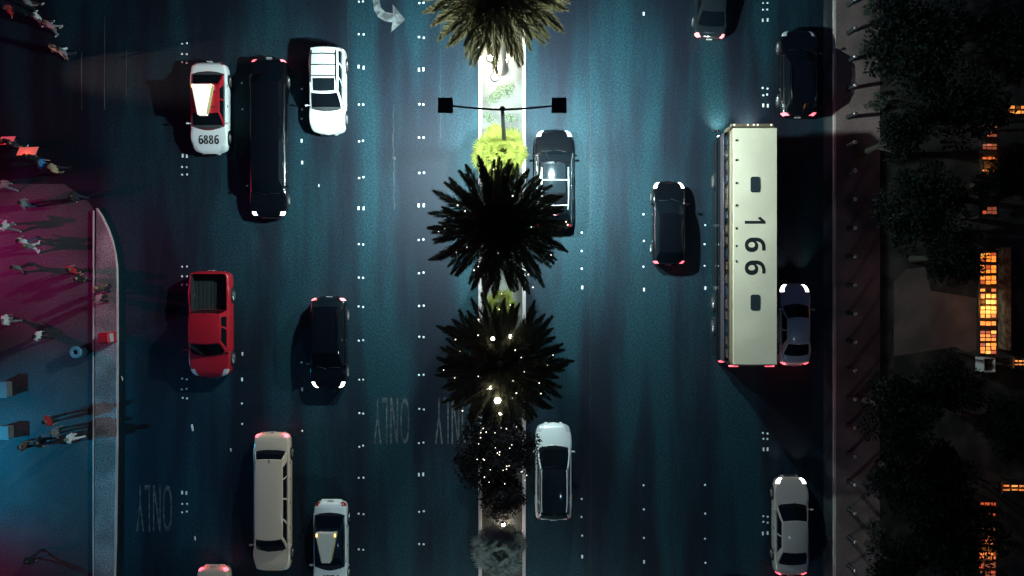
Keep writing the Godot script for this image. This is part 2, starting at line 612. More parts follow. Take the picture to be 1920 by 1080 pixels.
func make_tree(called: String, label: String, at: Vector3, rad: float, h: float, sd: int, m: Material, group := "", n := 5200, leaf := 0.085) -> Node3D:
	var t := thing(called, label, "tree", at, sd * 1.3, group)
	var r := RandomNumberGenerator.new()
	r.seed = sd * 31
	var bark := mat("bark", lin(0.035, 0.027, 0.02), 0.9)
	var st := newst()
	tube(st, [Vector3(0, 0, 0), Vector3(0.05, h * 0.25, 0.02), Vector3(0.0, h * 0.55, 0.06), Vector3(0.03, h * 0.85, 0)], [0.045 * h, 0.03 * h, 0.024 * h, 0.01 * h], 9)
	for k in 6:
		var g := TAU * k / 6.0 + r.randf()
		var b := Vector3(0, h * r.randf_range(0.35, 0.6), 0)
		var e := Vector3(cos(g) * rad * 0.65, h * r.randf_range(0.75, 1.0), sin(g) * rad * 0.65)
		tube(st, [b, b.lerp(e, 0.5) + Vector3(0, 0.1 * h, 0), e], [0.018 * h, 0.012 * h, 0.004 * h], 6)
	part(st, "trunk", bark, t)
	put(crown_mesh(200 + sd % 4, n, leaf, 34), "crown", m, t, Transform3D(Basis().scaled(Vector3(rad, rad * 0.9, rad)), Vector3(0, h, 0)))
	return t

func build_garden() -> void:
	var soil := surface_mat("garden soil", lin(0.02, 0.017, 0.013), lin(0.05, 0.042, 0.032), 0.95, Vector3(0.4, 0.4, 0.4), Vector3(0.1, 0.1, 0.1), 81, 0.5, 1.5)
	var st := newst()
	slab(st, rect_px(1648.4, -600, 3400, 1700), 0.0, 0.12)
	struct_piece(st, "garden_bed", soil)
	var path_m := surface_mat("path paving", lin(0.07, 0.05, 0.045), lin(0.12, 0.09, 0.08), 0.8, Vector3(0.2, 0.2, 0.2), Vector3(0.06, 0.06, 0.06), 91, 0.8, 0.4)
	st = newst()
	slab(st, outline([[1676, 528], [1700, 505], [1735, 500], [1745, 545], [1838, 560], [1838, 672], [1790, 650], [1676, 668]], 0.12), 0.11, 0.126)
	struct_piece(st, "garden_path", path_m)
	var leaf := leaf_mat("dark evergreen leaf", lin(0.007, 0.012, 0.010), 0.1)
	var spots := [[1722, 70, 112, "broad dark tree at the top beside the upper bollards"], [1800, 190, 95, "dark tree behind the upper bollards, right of the black SUV"], [1700, 255, 62, "small dark tree beside the sidewalk level with the bus front"], [1725, 395, 92, "dark tree beside the sidewalk level with the bus digits"], [1795, 480, 66, "small round tree left of the glowing orange panels"], [1690, 775, 82, "dark tree below the paved garden path by the sidewalk"], [1772, 730, 76, "dark tree below the paved path near the pale planter"], [1725, 905, 100, "broad dark tree level with the silver sedan headlights"], [1800, 1010, 98, "dark tree at the bottom left of the lowest orange panels"], [1690, 1065, 70, "dark tree at the bottom beside the lowest bollards"], [1895, 80, 80, "dark tree in the top right corner"], [1900, 800, 74, "dark tree at the right edge below the planter"], [1908, 330, 60, "dark tree at the right edge above the glowing panels"], [1860, 350, 42, "small tree over the dim part of the orange panels"]]
	var i := 0
	for s in spots:
		var h := 4.2 + (i % 3) * 0.6
		var at := P(s[0], s[1], h)
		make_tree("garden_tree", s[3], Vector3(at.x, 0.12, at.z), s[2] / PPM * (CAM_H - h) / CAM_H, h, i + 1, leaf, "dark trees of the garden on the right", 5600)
		i += 1
	# low shrubs along the sidewalk
	var shr := leaf_mat("grey shrub leaf", lin(0.06, 0.07, 0.055), 0.15)
	i = 0
	for s in [[1632, 18, 24, "grey shrub at the top edge of the sidewalk"], [1628, 92, 20, "grey shrub by the second bollard from the top"], [1645, 195, 24, "grey shrub behind the black SUV by the kerb"], [1655, 730, 26, "pale twiggy shrub below the bus tail by the sidewalk"], [1648, 893, 22, "grey shrub level with the silver sedan headlights"], [1640, 990, 24, "grey shrub beside the silver sedan"]]:
		var at := P(s[0], s[1], 0.5)
		var t := thing("garden_shrub", s[3], "shrub", Vector3(at.x, 0.12, at.z), i * 0.9, "low shrubs behind the bollards")
		var r: float = s[2] / PPM
		put(crown_mesh(300 + i % 2, 700, 0.16, 16), "foliage", shr, t, Transform3D(Basis().scaled(Vector3(r, r * 0.8, r)), Vector3(0, r * 0.55, 0)))
		var ss := newst()
		for k in 5:
			var g := TAU * k / 5.0
			tube(ss, [Vector3(0, -0.02, 0), Vector3(cos(g) * r * 0.5, r * 0.7, sin(g) * r * 0.5)], [0.03, 0.01], 5)
		part(ss, "stem", mat("bark", lin(0.035, 0.027, 0.02), 0.9), t)
		i += 1
	# the glowing orange panels: a long low pergola with backlit roof panels
	var beam := mat("pergola dark timber", lin(0.02, 0.012, 0.008), 0.7)
	var hot := glow_mat("amber panel", lin(1.0, 0.25, 0.02), 1.5)
	var ember := glow_mat("ember panel", lin(1.0, 0.13, 0.02), 0.55)
	var yellow := glow_mat("yellow panel", lin(1.0, 0.42, 0.06), 1.7)
	var warm := glow_mat("dim amber panel", lin(0.8, 0.16, 0.04), 0.3)
	var runs := [
		["lit_pergola", "long low pergola roofed with glowing orange panels right of the path", 1838, 1868, [[474, 492], [497, 513], [517, 534], [541, 548], [551, 560], [562, 571], [574, 597], [602, 611], [620, 640], [643, 664]], hot],
		["lit_pergola", "upper pergola with dim orange panels half hidden by the trees", 1842, 1869, [[232, 241], [246, 257], [270, 281], [294, 300], [318, 322], [336, 345], [360, 366], [388, 402]], warm],
		["lit_pergola", "lower pergola with dim orange panels in the bottom right corner", 1836, 1867, [[942, 948], [962, 968], [988, 996], [1004, 1022], [1036, 1050], [1054, 1066], [1070, 1090], [1094, 1120]], warm],
		["lit_canopy", "short dim red canopy at the right edge near the top", 1893, 1925, [[198, 205], [207, 214]], warm],
		["lit_canopy", "short orange canopy at the right edge near the bottom", 1880, 1925, [[909, 914], [917, 921]], warm],
		["lit_canopy", "small orange canopy at the right edge beside the planter", 1902, 1925, [[675, 679], [682, 686]], warm]]
	for q in runs:
		var h := 2.4
		var a := P(q[2], q[4][0][0], h)
		var b := P(q[3], q[4][q[4].size() - 1][1], h)
		var mid := Vector3((a.x + b.x) * 0.5, 0.12, (a.z + b.z) * 0.5)
		var t := thing(q[0], q[1], "pergola" if q[0] == "lit_pergola" else "canopy", mid, 0.0, "orange lit garden roofs")
		var hx := (b.x - a.x) * 0.5
		var hz := (b.z - a.z) * 0.5
		for s in [-1.0, 1.0]:
			st = newst()
			bbox(st, Vector3(s * (hx + 0.05), h - 0.2, 0), Vector3(0.1, 0.2, hz * 2.0 + 0.3), 0.01)
			part(st, "rail", beam, t)
			for e in [-1.0, 1.0]:
				st = newst()
				bbox(st, Vector3(s * (hx + 0.05), (h - 0.3) * 0.5, e * hz), Vector3(0.12, h - 0.3, 0.12), 0.01)
				part(st, "post", beam, t)
		for k in q[4].size():
			var z0 := P(0, q[4][k][0], h).z - mid.z
			var z1 := P(0, q[4][k][1], h).z - mid.z
			var rows := maxi(1, int(round((z1 - z0) / 0.2)))
			for side in [[-hx, -hx * 0.4], [-hx * 0.32, hx * 0.3], [hx * 0.36, hx]]:
				for rw in rows:
					var za := lerpf(z0, z1, float(rw) / rows) + rng.randf_range(0.0, 0.02)
					var zb := lerpf(z0, z1, float(rw + 1) / rows) - rng.randf_range(0.015, 0.05)
					var pick := rng.randf()
					st = newst()
					bbox(st, Vector3((side[0] + side[1]) * 0.5, h - 0.12, (za + zb) * 0.5), Vector3((side[1] - side[0]) * rng.randf_range(0.8, 1.0), 0.03, zb - za), 0.01)
					part(st, "panel", beam if pick < 0.08 else (q[5] if pick < 0.6 else (ember if pick < 0.82 or q[5] == warm else yellow)), t)
			if k + 1 < q[4].size():
				var z2 := P(0, q[4][k + 1][0], h).z - mid.z
				st = newst()
				bbox(st, Vector3(0.03, h - 0.1, (z1 + z2) * 0.5 + rng.randf_range(-0.02, 0.02)), Vector3(hx * 2.0 - 0.02, 0.12, maxf(z2 - z1, 0.06) * 0.9), 0.02, Transform3D(Basis(Vector3.UP, rng.randf_range(-0.04, 0.04)), Vector3.ZERO))
				part(st, "slat", beam, t)
		omni(t, Vector3(0, h + 0.25, 0), lin(1.0, 0.36, 0.06), 2.2 if q[5] == hot else 0.6, 0.3)
	# warm garden wall and pale planter
	var stucco := surface_mat("wall stucco", lin(0.2, 0.13, 0.07), lin(0.32, 0.21, 0.12), 0.9, Vector3(0.8, 0.8, 0.8), Vector3(0.3, 0.3, 0.3), 101, 0.6, 0.6)
	var w0 := P(1886, 465, 0.8)
	var w1 := P(1886, 655, 0.8)
	var t := thing("garden_wall", "low tan stucco wall right of the glowing panels", "wall", Vector3(w0.x, 0.12, (w0.z + w1.z) * 0.5))
	st = newst()
	bbox(st, Vector3(0, 0.4, 0), Vector3(0.28, 0.8, w1.z - w0.z), 0.02)
	part(st, "wall", stucco, t)
	st = newst()
	bbox(st, Vector3(0, 0.84, 0), Vector3(0.36, 0.08, w1.z - w0.z + 0.08), 0.02)
	part(st, "coping", stucco, t)
	var pale := mat("planter stone", lin(0.5, 0.5, 0.47), 0.7)
	var pp := P(1853, 684, 0.8)
	t = thing("planter", "square pale-rimmed planter below the glowing panels", "planter", Vector3(pp.x, 0.12, pp.z))
	st = newst()
	for s in [[Vector3(-0.3, 0.4, 0), Vector3(0.07, 0.8, 0.8)], [Vector3(0.3, 0.4, 0), Vector3(0.07, 0.8, 0.8)], [Vector3(0, 0.4, -0.365), Vector3(0.53, 0.8, 0.07)], [Vector3(0, 0.4, 0.365), Vector3(0.53, 0.8, 0.07)]]:
		bbox(st, s[0], s[1], 0.01)
	part(st, "box", pale, t)
	put(crown_mesh(301, 700, 0.16, 16), "foliage", shr, t, Transform3D(Basis().scaled(Vector3(0.24, 0.2, 0.3)), Vector3(0, 0.68, 0)))

func frond_mesh(variant: int) -> ArrayMesh:
	var key := "frond%d" % variant
	if mesh_store.has(key):
		return mesh_store[key]
	# a feather leaf growing along +x from the origin: arched midrib with paired leaflets
	var r := RandomNumberGenerator.new()
	r.seed = 900 + variant
	var elev: float = [0.35, 0.75, 1.1, 0.1][variant % 4]
	var droop: float = [1.15, 1.4, 1.25, 0.9][variant % 4]
	var L := 3.35
	var st := newst()
	var pts := []
	var rad := []
	var p := Vector3.ZERO
	var n := 26
	for i in n + 1:
		pts.append(p)
		rad.append(lerpf(0.04, 0.008, float(i) / n))
		var e := elev - droop * pow(float(i) / n, 1.3)
		p += Vector3(cos(e), sin(e), 0.02 * sin(i * 0.4 + variant)) * L / n
	tube(st, pts, rad, 5)
	st.set_smooth_group(-1)
	for i in 58:
		var s := 0.1 + 0.9 * i / 57.0
		var fi := s * n
		var k := mini(int(fi), n - 1)
		var o: Vector3 = pts[k].lerp(pts[k + 1], fi - k)
		var d: Vector3 = (pts[k + 1] - pts[k]).normalized()
		var up := Vector3(0, 0, 1).cross(d).normalized()
		var ll := 0.58 * (0.35 + 0.65 * sin(PI * pow(s, 0.75))) * r.randf_range(0.85, 1.12) * (1.0 if s < 0.9 else 0.85)
		for side in [-1.0, 1.0]:
			var ang := lerpf(0.95, 0.35, s) + r.randf_range(-0.12, 0.12)
			var v := (d * cos(ang) + Vector3(0, 0, side) * sin(ang) + up * r.randf_range(0.05, 0.4)).normalized()
			var w := v.cross(up).normalized() * 0.027
			var m := o + v * ll * 0.4
			var q := o + v * ll - Vector3(0, ll * 0.14, 0)
			st.add_vertex(o); st.add_vertex(m + w); st.add_vertex(q)
			st.add_vertex(o); st.add_vertex(q); st.add_vertex(m - w)
	mesh_store[key] = done(st)
	return mesh_store[key]

func make_palm(label: String, px: float, py: float, h: float, rad: float, sd: int) -> Node3D:
	var c := P(px, py, h)
	var t := thing("date_palm", label, "palm tree", Vector3(c.x, 0.15, c.z), 0.0, "feather palms on the median")
	var r := RandomNumberGenerator.new()
	r.seed = sd
	var st := newst()
	var prof := [[0.0, -0.05], [0.42, -0.05]]
	var y := 0.0
	while y < h - 0.5:
		prof.append([0.30 + 0.12 * exp(-y * 1.5) + 0.035, y + 0.03])
		prof.append([0.30 + 0.12 * exp(-y * 1.5), y + 0.16])
		y += 0.2
	prof.append([0.42, h - 0.45])
	prof.append([0.3, h - 0.1])
	prof.append([0.0, h])
	lathe(st, prof, 14)
	part(st, "trunk", mat("palm bark", lin(0.05, 0.036, 0.026), 0.95), t)
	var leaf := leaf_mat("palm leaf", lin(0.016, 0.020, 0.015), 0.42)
	var tiers := [[27, 3, 0.95], [24, 0, 1.0], [18, 1, 0.95], [11, 2, 0.85]]
	for q in tiers:
		for k in int(q[0]):
			var g: float = TAU * (k + r.randf_range(-0.28, 0.28)) / q[0] + q[1] * 0.4
			var s: float = rad / 3.1 * q[2] * r.randf_range(0.86, 1.08)
			var b := Basis(Vector3.UP, g) * Basis(Vector3.BACK, r.randf_range(-0.12, 0.12)) * Basis(Vector3.RIGHT, r.randf_range(-0.3, 0.3))
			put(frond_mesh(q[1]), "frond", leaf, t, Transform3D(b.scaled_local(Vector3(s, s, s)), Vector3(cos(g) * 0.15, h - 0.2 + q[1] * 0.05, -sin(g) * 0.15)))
	return t

func fan_mesh(variant: int) -> ArrayMesh:
	var key := "fan%d" % variant
	if mesh_store.has(key):
		return mesh_store[key]
	var r := RandomNumberGenerator.new()
	r.seed = 50 + variant
	var st := newst()
	tube(st, [Vector3.ZERO, Vector3(0.5, 0.22, 0), Vector3(0.95, 0.3, 0)], [0.02, 0.016, 0.012], 5)
	st.set_smooth_group(-1)
	var o := Vector3(0.92, 0.3, 0)
	var n := 22
	for k in n:
		var g := lerpf(-2.2, 2.2, float(k) / (n - 1))
		var l := 0.72 * (0.75 + 0.25 * cos(g * 0.6)) * r.randf_range(0.88, 1.1)
		var d := Vector3(cos(g), 0.12, sin(g)).normalized()
		var w := Vector3(-sin(g), 0, cos(g)) * 0.05
		var ridge := Vector3(0, 0.018, 0)
		var m := o + d * l * 0.6
		var tip := o + d * l + Vector3(0, -0.16 * r.randf_range(0.4, 1.6), 0)
		for s in [-1.0, 1.0]:
			st.add_vertex(o); st.add_vertex(m + ridge); st.add_vertex(m + w * s)
			st.add_vertex(m + ridge); st.add_vertex(tip); st.add_vertex(m + w * s)
	mesh_store[key] = done(st)
	return mesh_store[key]

func make_fan_palm(label: String, px: float, py: float, h: float, rad: float, sd: int, m: Material, n := 30) -> Node3D:
	var c := P(px, py, h)
	var t := thing("fan_palm", label, "palm tree", Vector3(c.x, 0.15, c.z), 0.0, "low fan palms on the median")
	var r := RandomNumberGenerator.new()
	r.seed = sd
	var st := newst()
	lathe(st, [[0.0, -0.05], [0.2, -0.05], [0.17, h * 0.5], [0.19, h - 0.15], [0.08, h], [0.0, h]], 10)
	part(st, "trunk", mat("palm bark", lin(0.05, 0.036, 0.026), 0.95), t)
	for k in n:
		var g := k * 2.39996
		var tilt := lerpf(-0.35, 1.15, pow(float(k) / n, 1.1)) + r.randf_range(-0.1, 0.1)
		var s := rad / 1.65 * r.randf_range(0.85, 1.1)
		var b := Basis(Vector3.UP, g) * Basis(Vector3.BACK, tilt) * Basis(Vector3.RIGHT, r.randf_range(-0.4, 0.4))
		put(fan_mesh(k % 3), "leaf", m, t, Transform3D(b.scaled_local(Vector3(s, s, s)), Vector3(0, h - 0.1, 0)))
	return t

func make_string(label: String, ctr: Vector3, spots: Array, bright: float) -> void:
	# a light chain: cable through the points, one bulb hanging at each
	var t := thing("string_lights", label, "string lights", ctr, 0.0, "string lights in the median trees")
	var cable := mat("cable", lin(0.01, 0.01, 0.01), 0.7)
	var bulb := glow_mat("warm bulb", lin(1.0, 0.82, 0.66), bright)
	var st := newst()
	for i in spots.size() - 1:
		var a: Vector3 = spots[i]
		var b: Vector3 = spots[i + 1]
		tube(st, [a, (a + b) * 0.5 - Vector3(0, 0.08, 0), b], [0.006, 0.006, 0.006], 4, false)
	part(st, "cable", cable, t)
	var sb := newst()
	lathe(sb, [[0.0, -0.02], [0.013, -0.014], [0.02, 0.0], [0.013, 0.014], [0.0, 0.02]], 8)
	var bm := done(sb)
	for i in spots.size():
		var s := 1.0 + (i * 7 % 5) * 0.12
		put(bm, "bulb", bulb, t, Transform3D(Basis().scaled(Vector3(s, s, s)), spots[i] + Vector3(0, 0.03, 0)))

func build_median() -> void:
	var kerb_m: Material = M["kerb concrete"]
	var pale := surface_mat("median gravel", lin(0.055, 0.05, 0.042), lin(0.19, 0.175, 0.15), 0.9, Vector3(0.2, 0.2, 0.2), Vector3(0.07, 0.07, 0.07), 111, 0.75, 1.4)
	var st := newst()
	slab(st, rect_px(904, -2200, 979, 3200), 0.0, 0.13)
	struct_piece(st, "median_bed", pale)
	for x in [900.5, 982.5]:
		st = newst()
		for k in range(-18, 20):
			bbox(st, Vector3(P(x, 0).x, 0.08, k * 2.2), Vector3(0.2, 0.16, 2.19), 0.02)
		var o := struct_piece(st, "median_kerb", kerb_m)
		o.name = numbered("median_kerb")
	# ground lights that shine up into the palms
	var black := mat("fixture black", lin(0.015, 0.015, 0.015), 0.5, 0.4)
	var hotlens := glow_mat("uplight lens", lin(1.0, 0.93, 0.8), 30.0)
	var ups := [[920, 111, 7.0, 0.16, "bright ground uplight under the top palm, left one"], [947, 117, 6.0, 0.13, "bright ground uplight under the top palm, right one"], [928, 147, 6.5, 0.17, "brightest ground uplight on the pale median bed"], [944, 981, 1.2, 0.1, "small ground uplight above the grey fan palm"]]
	for u in ups:
		var t := thing("ground_uplight", u[4], "ground light", Vector3(P(u[0], u[1]).x, 0.13, P(u[0], u[1]).z), 0.0, "ground uplights on the median")
		st = newst()
		var r: float = u[3]
		lathe(st, [[r * 1.3, 0.0], [r * 1.35, 0.1], [r * 1.2, 0.16], [r * 1.02, 0.17], [r * 1.02, 0.1]], 16)
		part(st, "housing", black, t)
		st = newst()
		lathe(st, [[r, 0.13], [r * 0.8, 0.165], [r * 0.4, 0.18], [0.0, 0.185]], 16)
		part(st, "lens", hotlens, t)
		omni(t, Vector3(0, 0.42, 0), lin(1.0, 0.93, 0.8), u[2], r)
		if u[2] > 5.0:
			spot(t, Vector3(0, 0.3, 0), Vector3(0, 1, 0.0001), lin(1.0, 0.95, 0.75), u[2] * 60.0, 26.0, r)
	make_palm("tall feather palm at the top edge with lit yellow-green tips", 931, -18, 12.2, 2.85, 3)
	make_palm("tall dark feather palm beside the black car on the median", 934, 428, 12.2, 2.75, 5)
	make_palm("tall dark feather palm with bright bulbs above the white van", 938, 682, 12.2, 2.65, 9)
	var lime := leaf_mat("lime fan leaf", lin(0.085, 0.086, 0.014), 0.5)
	var grey := leaf_mat("grey fan leaf", lin(0.2, 0.22, 0.2), 0.3)
	make_fan_palm("bright lime-green fan palm at the foot of the street lamp", 938, 288, 2.2, 1.65, 4, lime, 34)
	make_fan_palm("small yellow-green fan palm between the two dark palms", 938, 572, 1.3, 0.95, 6, lime, 22)
	make_fan_palm("grey-green fan palm at the bottom of the median", 937, 1028, 1.8, 1.55, 8, grey, 34)
	var sg := leaf_mat("silver shrub leaf", lin(0.14, 0.17, 0.1), 0.3)
	var i := 0
	for s in [[948, 168, 26, "wispy silver-green shrub above the lamp arms"], [930, 182, 20, "small wispy shrub left above the lamp post"], [915, 219, 14, "tiny shrub on the pale bed left of the lamp post"], [955, 219, 15, "tiny shrub on the pale bed right of the lamp post"]]:
		var at := P(s[0], s[1], 0.4)
		var r: float = s[2] / PPM
		var t := thing("median_shrub", s[3], "shrub", Vector3(at.x, 0.13, at.z), i * 1.1, "small shrubs on the pale median bed")
		put(crown_mesh(310 + i % 2, 420, 0.15, 14), "foliage", sg, t, Transform3D(Basis().scaled(Vector3(r, r * 0.8, r * 0.8)), Vector3(0, r * 0.6, 0)))
		var ss := newst()
		for k in 5:
			var g := TAU * k / 5.0 + 0.3
			tube(ss, [Vector3(0, -0.02, 0), Vector3(cos(g) * r * 0.55, r * 0.8, sin(g) * r * 0.45)], [0.02, 0.008], 5)
		part(ss, "stem", M["bark"], t)
		i += 1
	# bushy dark tree at the lower part of the median
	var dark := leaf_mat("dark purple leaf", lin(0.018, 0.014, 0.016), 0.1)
	for s in [[900, 868, 60, "dark bushy tree left of the white van, left crown"], [964, 850, 58, "dark bushy tree close to the white van, upper crown"], [946, 925, 52, "dark bushy tree on the median below the other two bushes"], [925, 805, 60, "dark bushy tree tucked under the lower palm"]]:
		var at := P(s[0], s[1], 3.0)
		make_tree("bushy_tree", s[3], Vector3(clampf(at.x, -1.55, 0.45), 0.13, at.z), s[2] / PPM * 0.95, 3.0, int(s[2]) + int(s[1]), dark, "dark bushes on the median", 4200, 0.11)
	# string lights
	var r2 := RandomNumberGenerator.new()
	r2.seed = 77
	var ctr := P(934, 428, 12.2)
	var pts := []
	for k in 26:
		var g := k * 0.52
		var rr := r2.randf_range(0.9, 2.9)
		pts.append(Vector3(cos(g) * rr, 1.05 - rr * 0.28, sin(g) * rr))
	make_string("chain of tiny lights in the dark palm by the black car", Vector3(ctr.x, 12.2, ctr.z), pts, 3.0)
	ctr = P(938, 682, 12.2)
	pts = []
	for k in 26:
		var g := k * 0.61
		var rr := r2.randf_range(0.8, 2.7)
		pts.append(Vector3(cos(g) * rr, 1.05 - rr * 0.25, sin(g) * rr))
	make_string("chain of tiny lights in the dark palm above the white van", Vector3(ctr.x, 12.2, ctr.z), pts, 3.0)
	ctr = P(930, 865, 3.6)
	pts = []
	for k in 30:
		pts.append(Vector3(r2.randf_range(-1.0, 1.6), 0.95 + r2.randf_range(-0.2, 0.35), r2.randf_range(-2.0, 0.9)))
	make_string("chain of warm lights over the dark bushes of the median", Vector3(ctr.x, 3.6, ctr.z), pts, 2.5)
	# globe lamps hung in the third palm
	var globe := glow_mat("globe lamp", lin(1.0, 0.86, 0.74), 25.0)
	for q in [[933, 751, 0.13, 0.1, "largest glowing globe lamp hung in the palm above the van"], [957, 631, 0.08, 0.015, "small glowing globe at the upper right of the lower palm"], [924, 635, 0.07, 0.015, "small glowing globe at the upper left of the lower palm"], [920, 727, 0.07, 0.015, "small glowing globe just above the largest one"], [938, 776, 0.07, 0.015, "small glowing globe just below the largest one"]]:
		var at := P(q[0], q[1], 13.2)
		var t := thing("globe_lamp", q[4], "lamp", at, 0.0, "globe lamps in the lower palm")
		st = newst()
		var r: float = q[2]
		lathe(st, [[0.0, -r], [r * 0.5, -r * 0.87], [r * 0.87, -r * 0.5], [r, 0.0], [r * 0.87, r * 0.5], [r * 0.5, r * 0.87], [0.0, r]], 12)
		part(st, "globe", globe, t)
		st = newst()
		tube(st, [Vector3(0, -r, 0), Vector3(0, -r - 0.5, 0.05)], [0.02, 0.02], 6)
		part(st, "stem", M["cable"], t)
		omni(t, Vector3(0, 0, 0), lin(1.0, 0.72, 0.55), q[3], r * 0.8)

# ---------------------------------------------------------------- vehicles
const RX := [0.0, 0.5, 0.82, 0.955, 1.0, 0.985, 0.94]
const RF := [1.0, 0.995, 0.97, 0.88, 0.5, 0.15, 0.0]

func key_at(keys: Array, t: float, col: int) -> float:
	for i in keys.size() - 1:
		if t <= keys[i + 1][0]:
			var u: float = clampf((t - keys[i][0]) / maxf(keys[i + 1][0] - keys[i][0], 0.0001), 0.0, 1.0)
			var n := keys.size()
			var a: float = keys[maxi(i - 1, 0)][col]
			var d: float = keys[mini(i + 2, n - 1)][col]
			return lerpf(cubic_interpolate(keys[i][col], keys[i + 1][col], a, d, u), lerpf(keys[i][col], keys[i + 1][col], u), 0.6)
	return keys[keys.size() - 1][col]

func ring_pt(c: Dictionary, t: float, q: float) -> Vector3:
	var s := signf(q)
	var f := clampf(absf(q), 0.0, 1.0) * 6.0
	var i := mini(int(f), 5)
	var u := f - i
	var fx := cubic_interpolate(RX[i], RX[i + 1], -RX[1] if i == 0 else RX[i - 1], RX[mini(i + 2, 6)], u)
	var fy := cubic_interpolate(RF[i], RF[i + 1], RF[1] if i == 0 else RF[i - 1], RF[mini(i + 2, 6)], u)
	var z: float = (t - 0.5) * c.L
	var w: float = c.W * 0.5 * key_at(c.keys, t, 2)
	var hd: float = key_at(c.keys, t, 1)
	var hb: float = c.sill
	if t < 0.02 or t > 0.98:
		hb += 0.08
	for zw in c.axles:
		var dz := absf(z - zw)
		var ra: float = c.wr + 0.06
		if dz < ra:
			hb = maxf(hb, minf(c.wr + sqrt(ra * ra - dz * dz), hd - 0.12))
	return Vector3(s * w * fx, lerpf(hb, hd, fy), z)

func ring_off(c: Dictionary, t: float, q: float, off: float) -> Vector3:
	var p := ring_pt(c, t, q)
	var a := ring_pt(c, minf(t + 0.01, 1.0), q) - ring_pt(c, maxf(t - 0.01, 0.0), q)
	var b := ring_pt(c, t, minf(q + 0.02, 1.0)) - ring_pt(c, t, maxf(q - 0.02, -1.0))
	var n := a.cross(b)
	if n.length() < 1e-7:
		return p + Vector3(0, off, 0)
	n = n.normalized()
	if n.dot(p - Vector3(0, 0.5, p.z)) < 0.0:
		n = -n
	return p + n * off

func side_pt(c: Dictionary, s: float, u: float, v: float, off := 0.0) -> Vector3:
	var t0: float = lerpf(c.tw, c.tb, u)
	var t1: float = lerpf(c.tf, c.tr, u)
	var t := lerpf(t0, t1, v)
	var wb: float = c.W * 0.5 * key_at(c.keys, t0, 2) * 0.87
	var wr: float = c.W * 0.5 * c.rw * (1.0 - 0.06 * pow(absf(u - 0.45) / 0.55, 3.0))
	var yb := key_at(c.keys, t0, 1) - 0.045
	var yr: float = c.roof - 0.03 - 0.04 * pow(absf(u - 0.4) / 0.6, 2.0)
	var bulge := 0.03 * sin(v * PI)
	return Vector3(s * (lerpf(wb, wr, v) + bulge + off), lerpf(yb, yr, v), (t - 0.5) * c.L)

func end_pt(c: Dictionary, front: bool, s: float, v: float, off := 0.0) -> Vector3:
	var e := side_pt(c, 1.0, 0.0 if front else 1.0, v)
	var sg := -1.0 if front else 1.0
	var bow: float = lerpf(c.bow, c.bow * 0.45, v) * (1.0 if front else 0.6)
	return Vector3(s * e.x, e.y + 0.045 * (1.0 - s * s) + off * 0.4, e.z + sg * (bow * (1.0 - s * s) + off))

func roof_pt(c: Dictionary, s: float, u: float, off := 0.0) -> Vector3:
	var e := side_pt(c, 1.0, u, 1.0)
	var zb := 0.0
	if u < 0.5:
		zb = -c.bow * 0.45 * (1.0 - s * s) * pow(1.0 - u * 2.0, 2.0)
	else:
		zb = c.bow * 0.45 * 0.6 * (1.0 - s * s) * pow(u * 2.0 - 1.0, 2.0)
	return Vector3(s * e.x, e.y + 0.045 * (1.0 - s * s) + 0.03 * (1.0 - pow(s, 6.0)) * sin(PI * clampf(u, 0.0, 1.0)) + off, e.z + zb)

func wheel_meshes(r: float) -> Array:
	var key := "wheel%.2f" % r
	if not mesh_store.has(key):
		var turn := Transform3D(Basis(Vector3.BACK, PI / 2), Vector3.ZERO)
		var a := newst()
		lathe(a, [[r * 0.62, -0.1], [r * 0.9, -0.11], [r, -0.07], [r, 0.07], [r * 0.9, 0.11], [r * 0.62, 0.1]], 22, turn)
		var b := newst()
		lathe(b, [[r * 0.66, -0.09], [r * 0.62, -0.105], [r * 0.5, -0.07], [r * 0.2, -0.085], [0.0, -0.09]], 18, turn)
		lathe(b, [[r * 0.66, 0.09], [r * 0.62, 0.105], [r * 0.5, 0.07], [r * 0.2, 0.085], [0.0, 0.09]], 18, turn)
		for k in 5:
			var g := TAU * k / 5.0
			for s in [-1.0, 1.0]:
				tube(b, [Vector3(s * 0.095, 0, 0), Vector3(s * 0.1, cos(g) * r * 0.6, sin(g) * r * 0.6)], [0.03, 0.025], 5)
		lathe(b, [[r * 0.63, -0.105], [r * 0.63, 0.105]], 18, turn)
		mesh_store[key] = [done(a), done(b)]
	return mesh_store[key]

const SEDAN := [[0.0, 0.56, 0.44], [0.01, 0.62, 0.64], [0.03, 0.68, 0.81], [0.065, 0.73, 0.91], [0.12, 0.79, 0.965], [0.19, 0.85, 0.99], [0.28, 0.92, 1.0], [0.5, 0.93, 1.0], [0.75, 0.95, 1.0], [0.87, 0.97, 0.985], [0.94, 0.94, 0.945], [0.975, 0.88, 0.86], [0.992, 0.78, 0.72], [1.0, 0.66, 0.54]]
const SUVK := [[0.0, 0.70, 0.50], [0.01, 0.79, 0.70], [0.03, 0.87, 0.85], [0.065, 0.93, 0.935], [0.11, 0.98, 0.975], [0.18, 1.03, 0.99], [0.28, 1.08, 1.0], [0.5, 1.09, 1.0], [0.75, 1.11, 1.0], [0.92, 1.11, 0.985], [0.968, 1.09, 0.945], [0.988, 1.0, 0.85], [1.0, 0.75, 0.66]]
const LIMO := [[0.0, 0.57, 0.58], [0.007, 0.64, 0.77], [0.022, 0.72, 0.9], [0.06, 0.80, 0.98], [0.12, 0.86, 1.0], [0.17, 0.92, 1.0], [0.5, 0.94, 1.0], [0.8, 0.95, 1.0], [0.9, 0.96, 0.99], [0.96, 0.93, 0.96], [0.985, 0.87, 0.88], [1.0, 0.66, 0.66]]

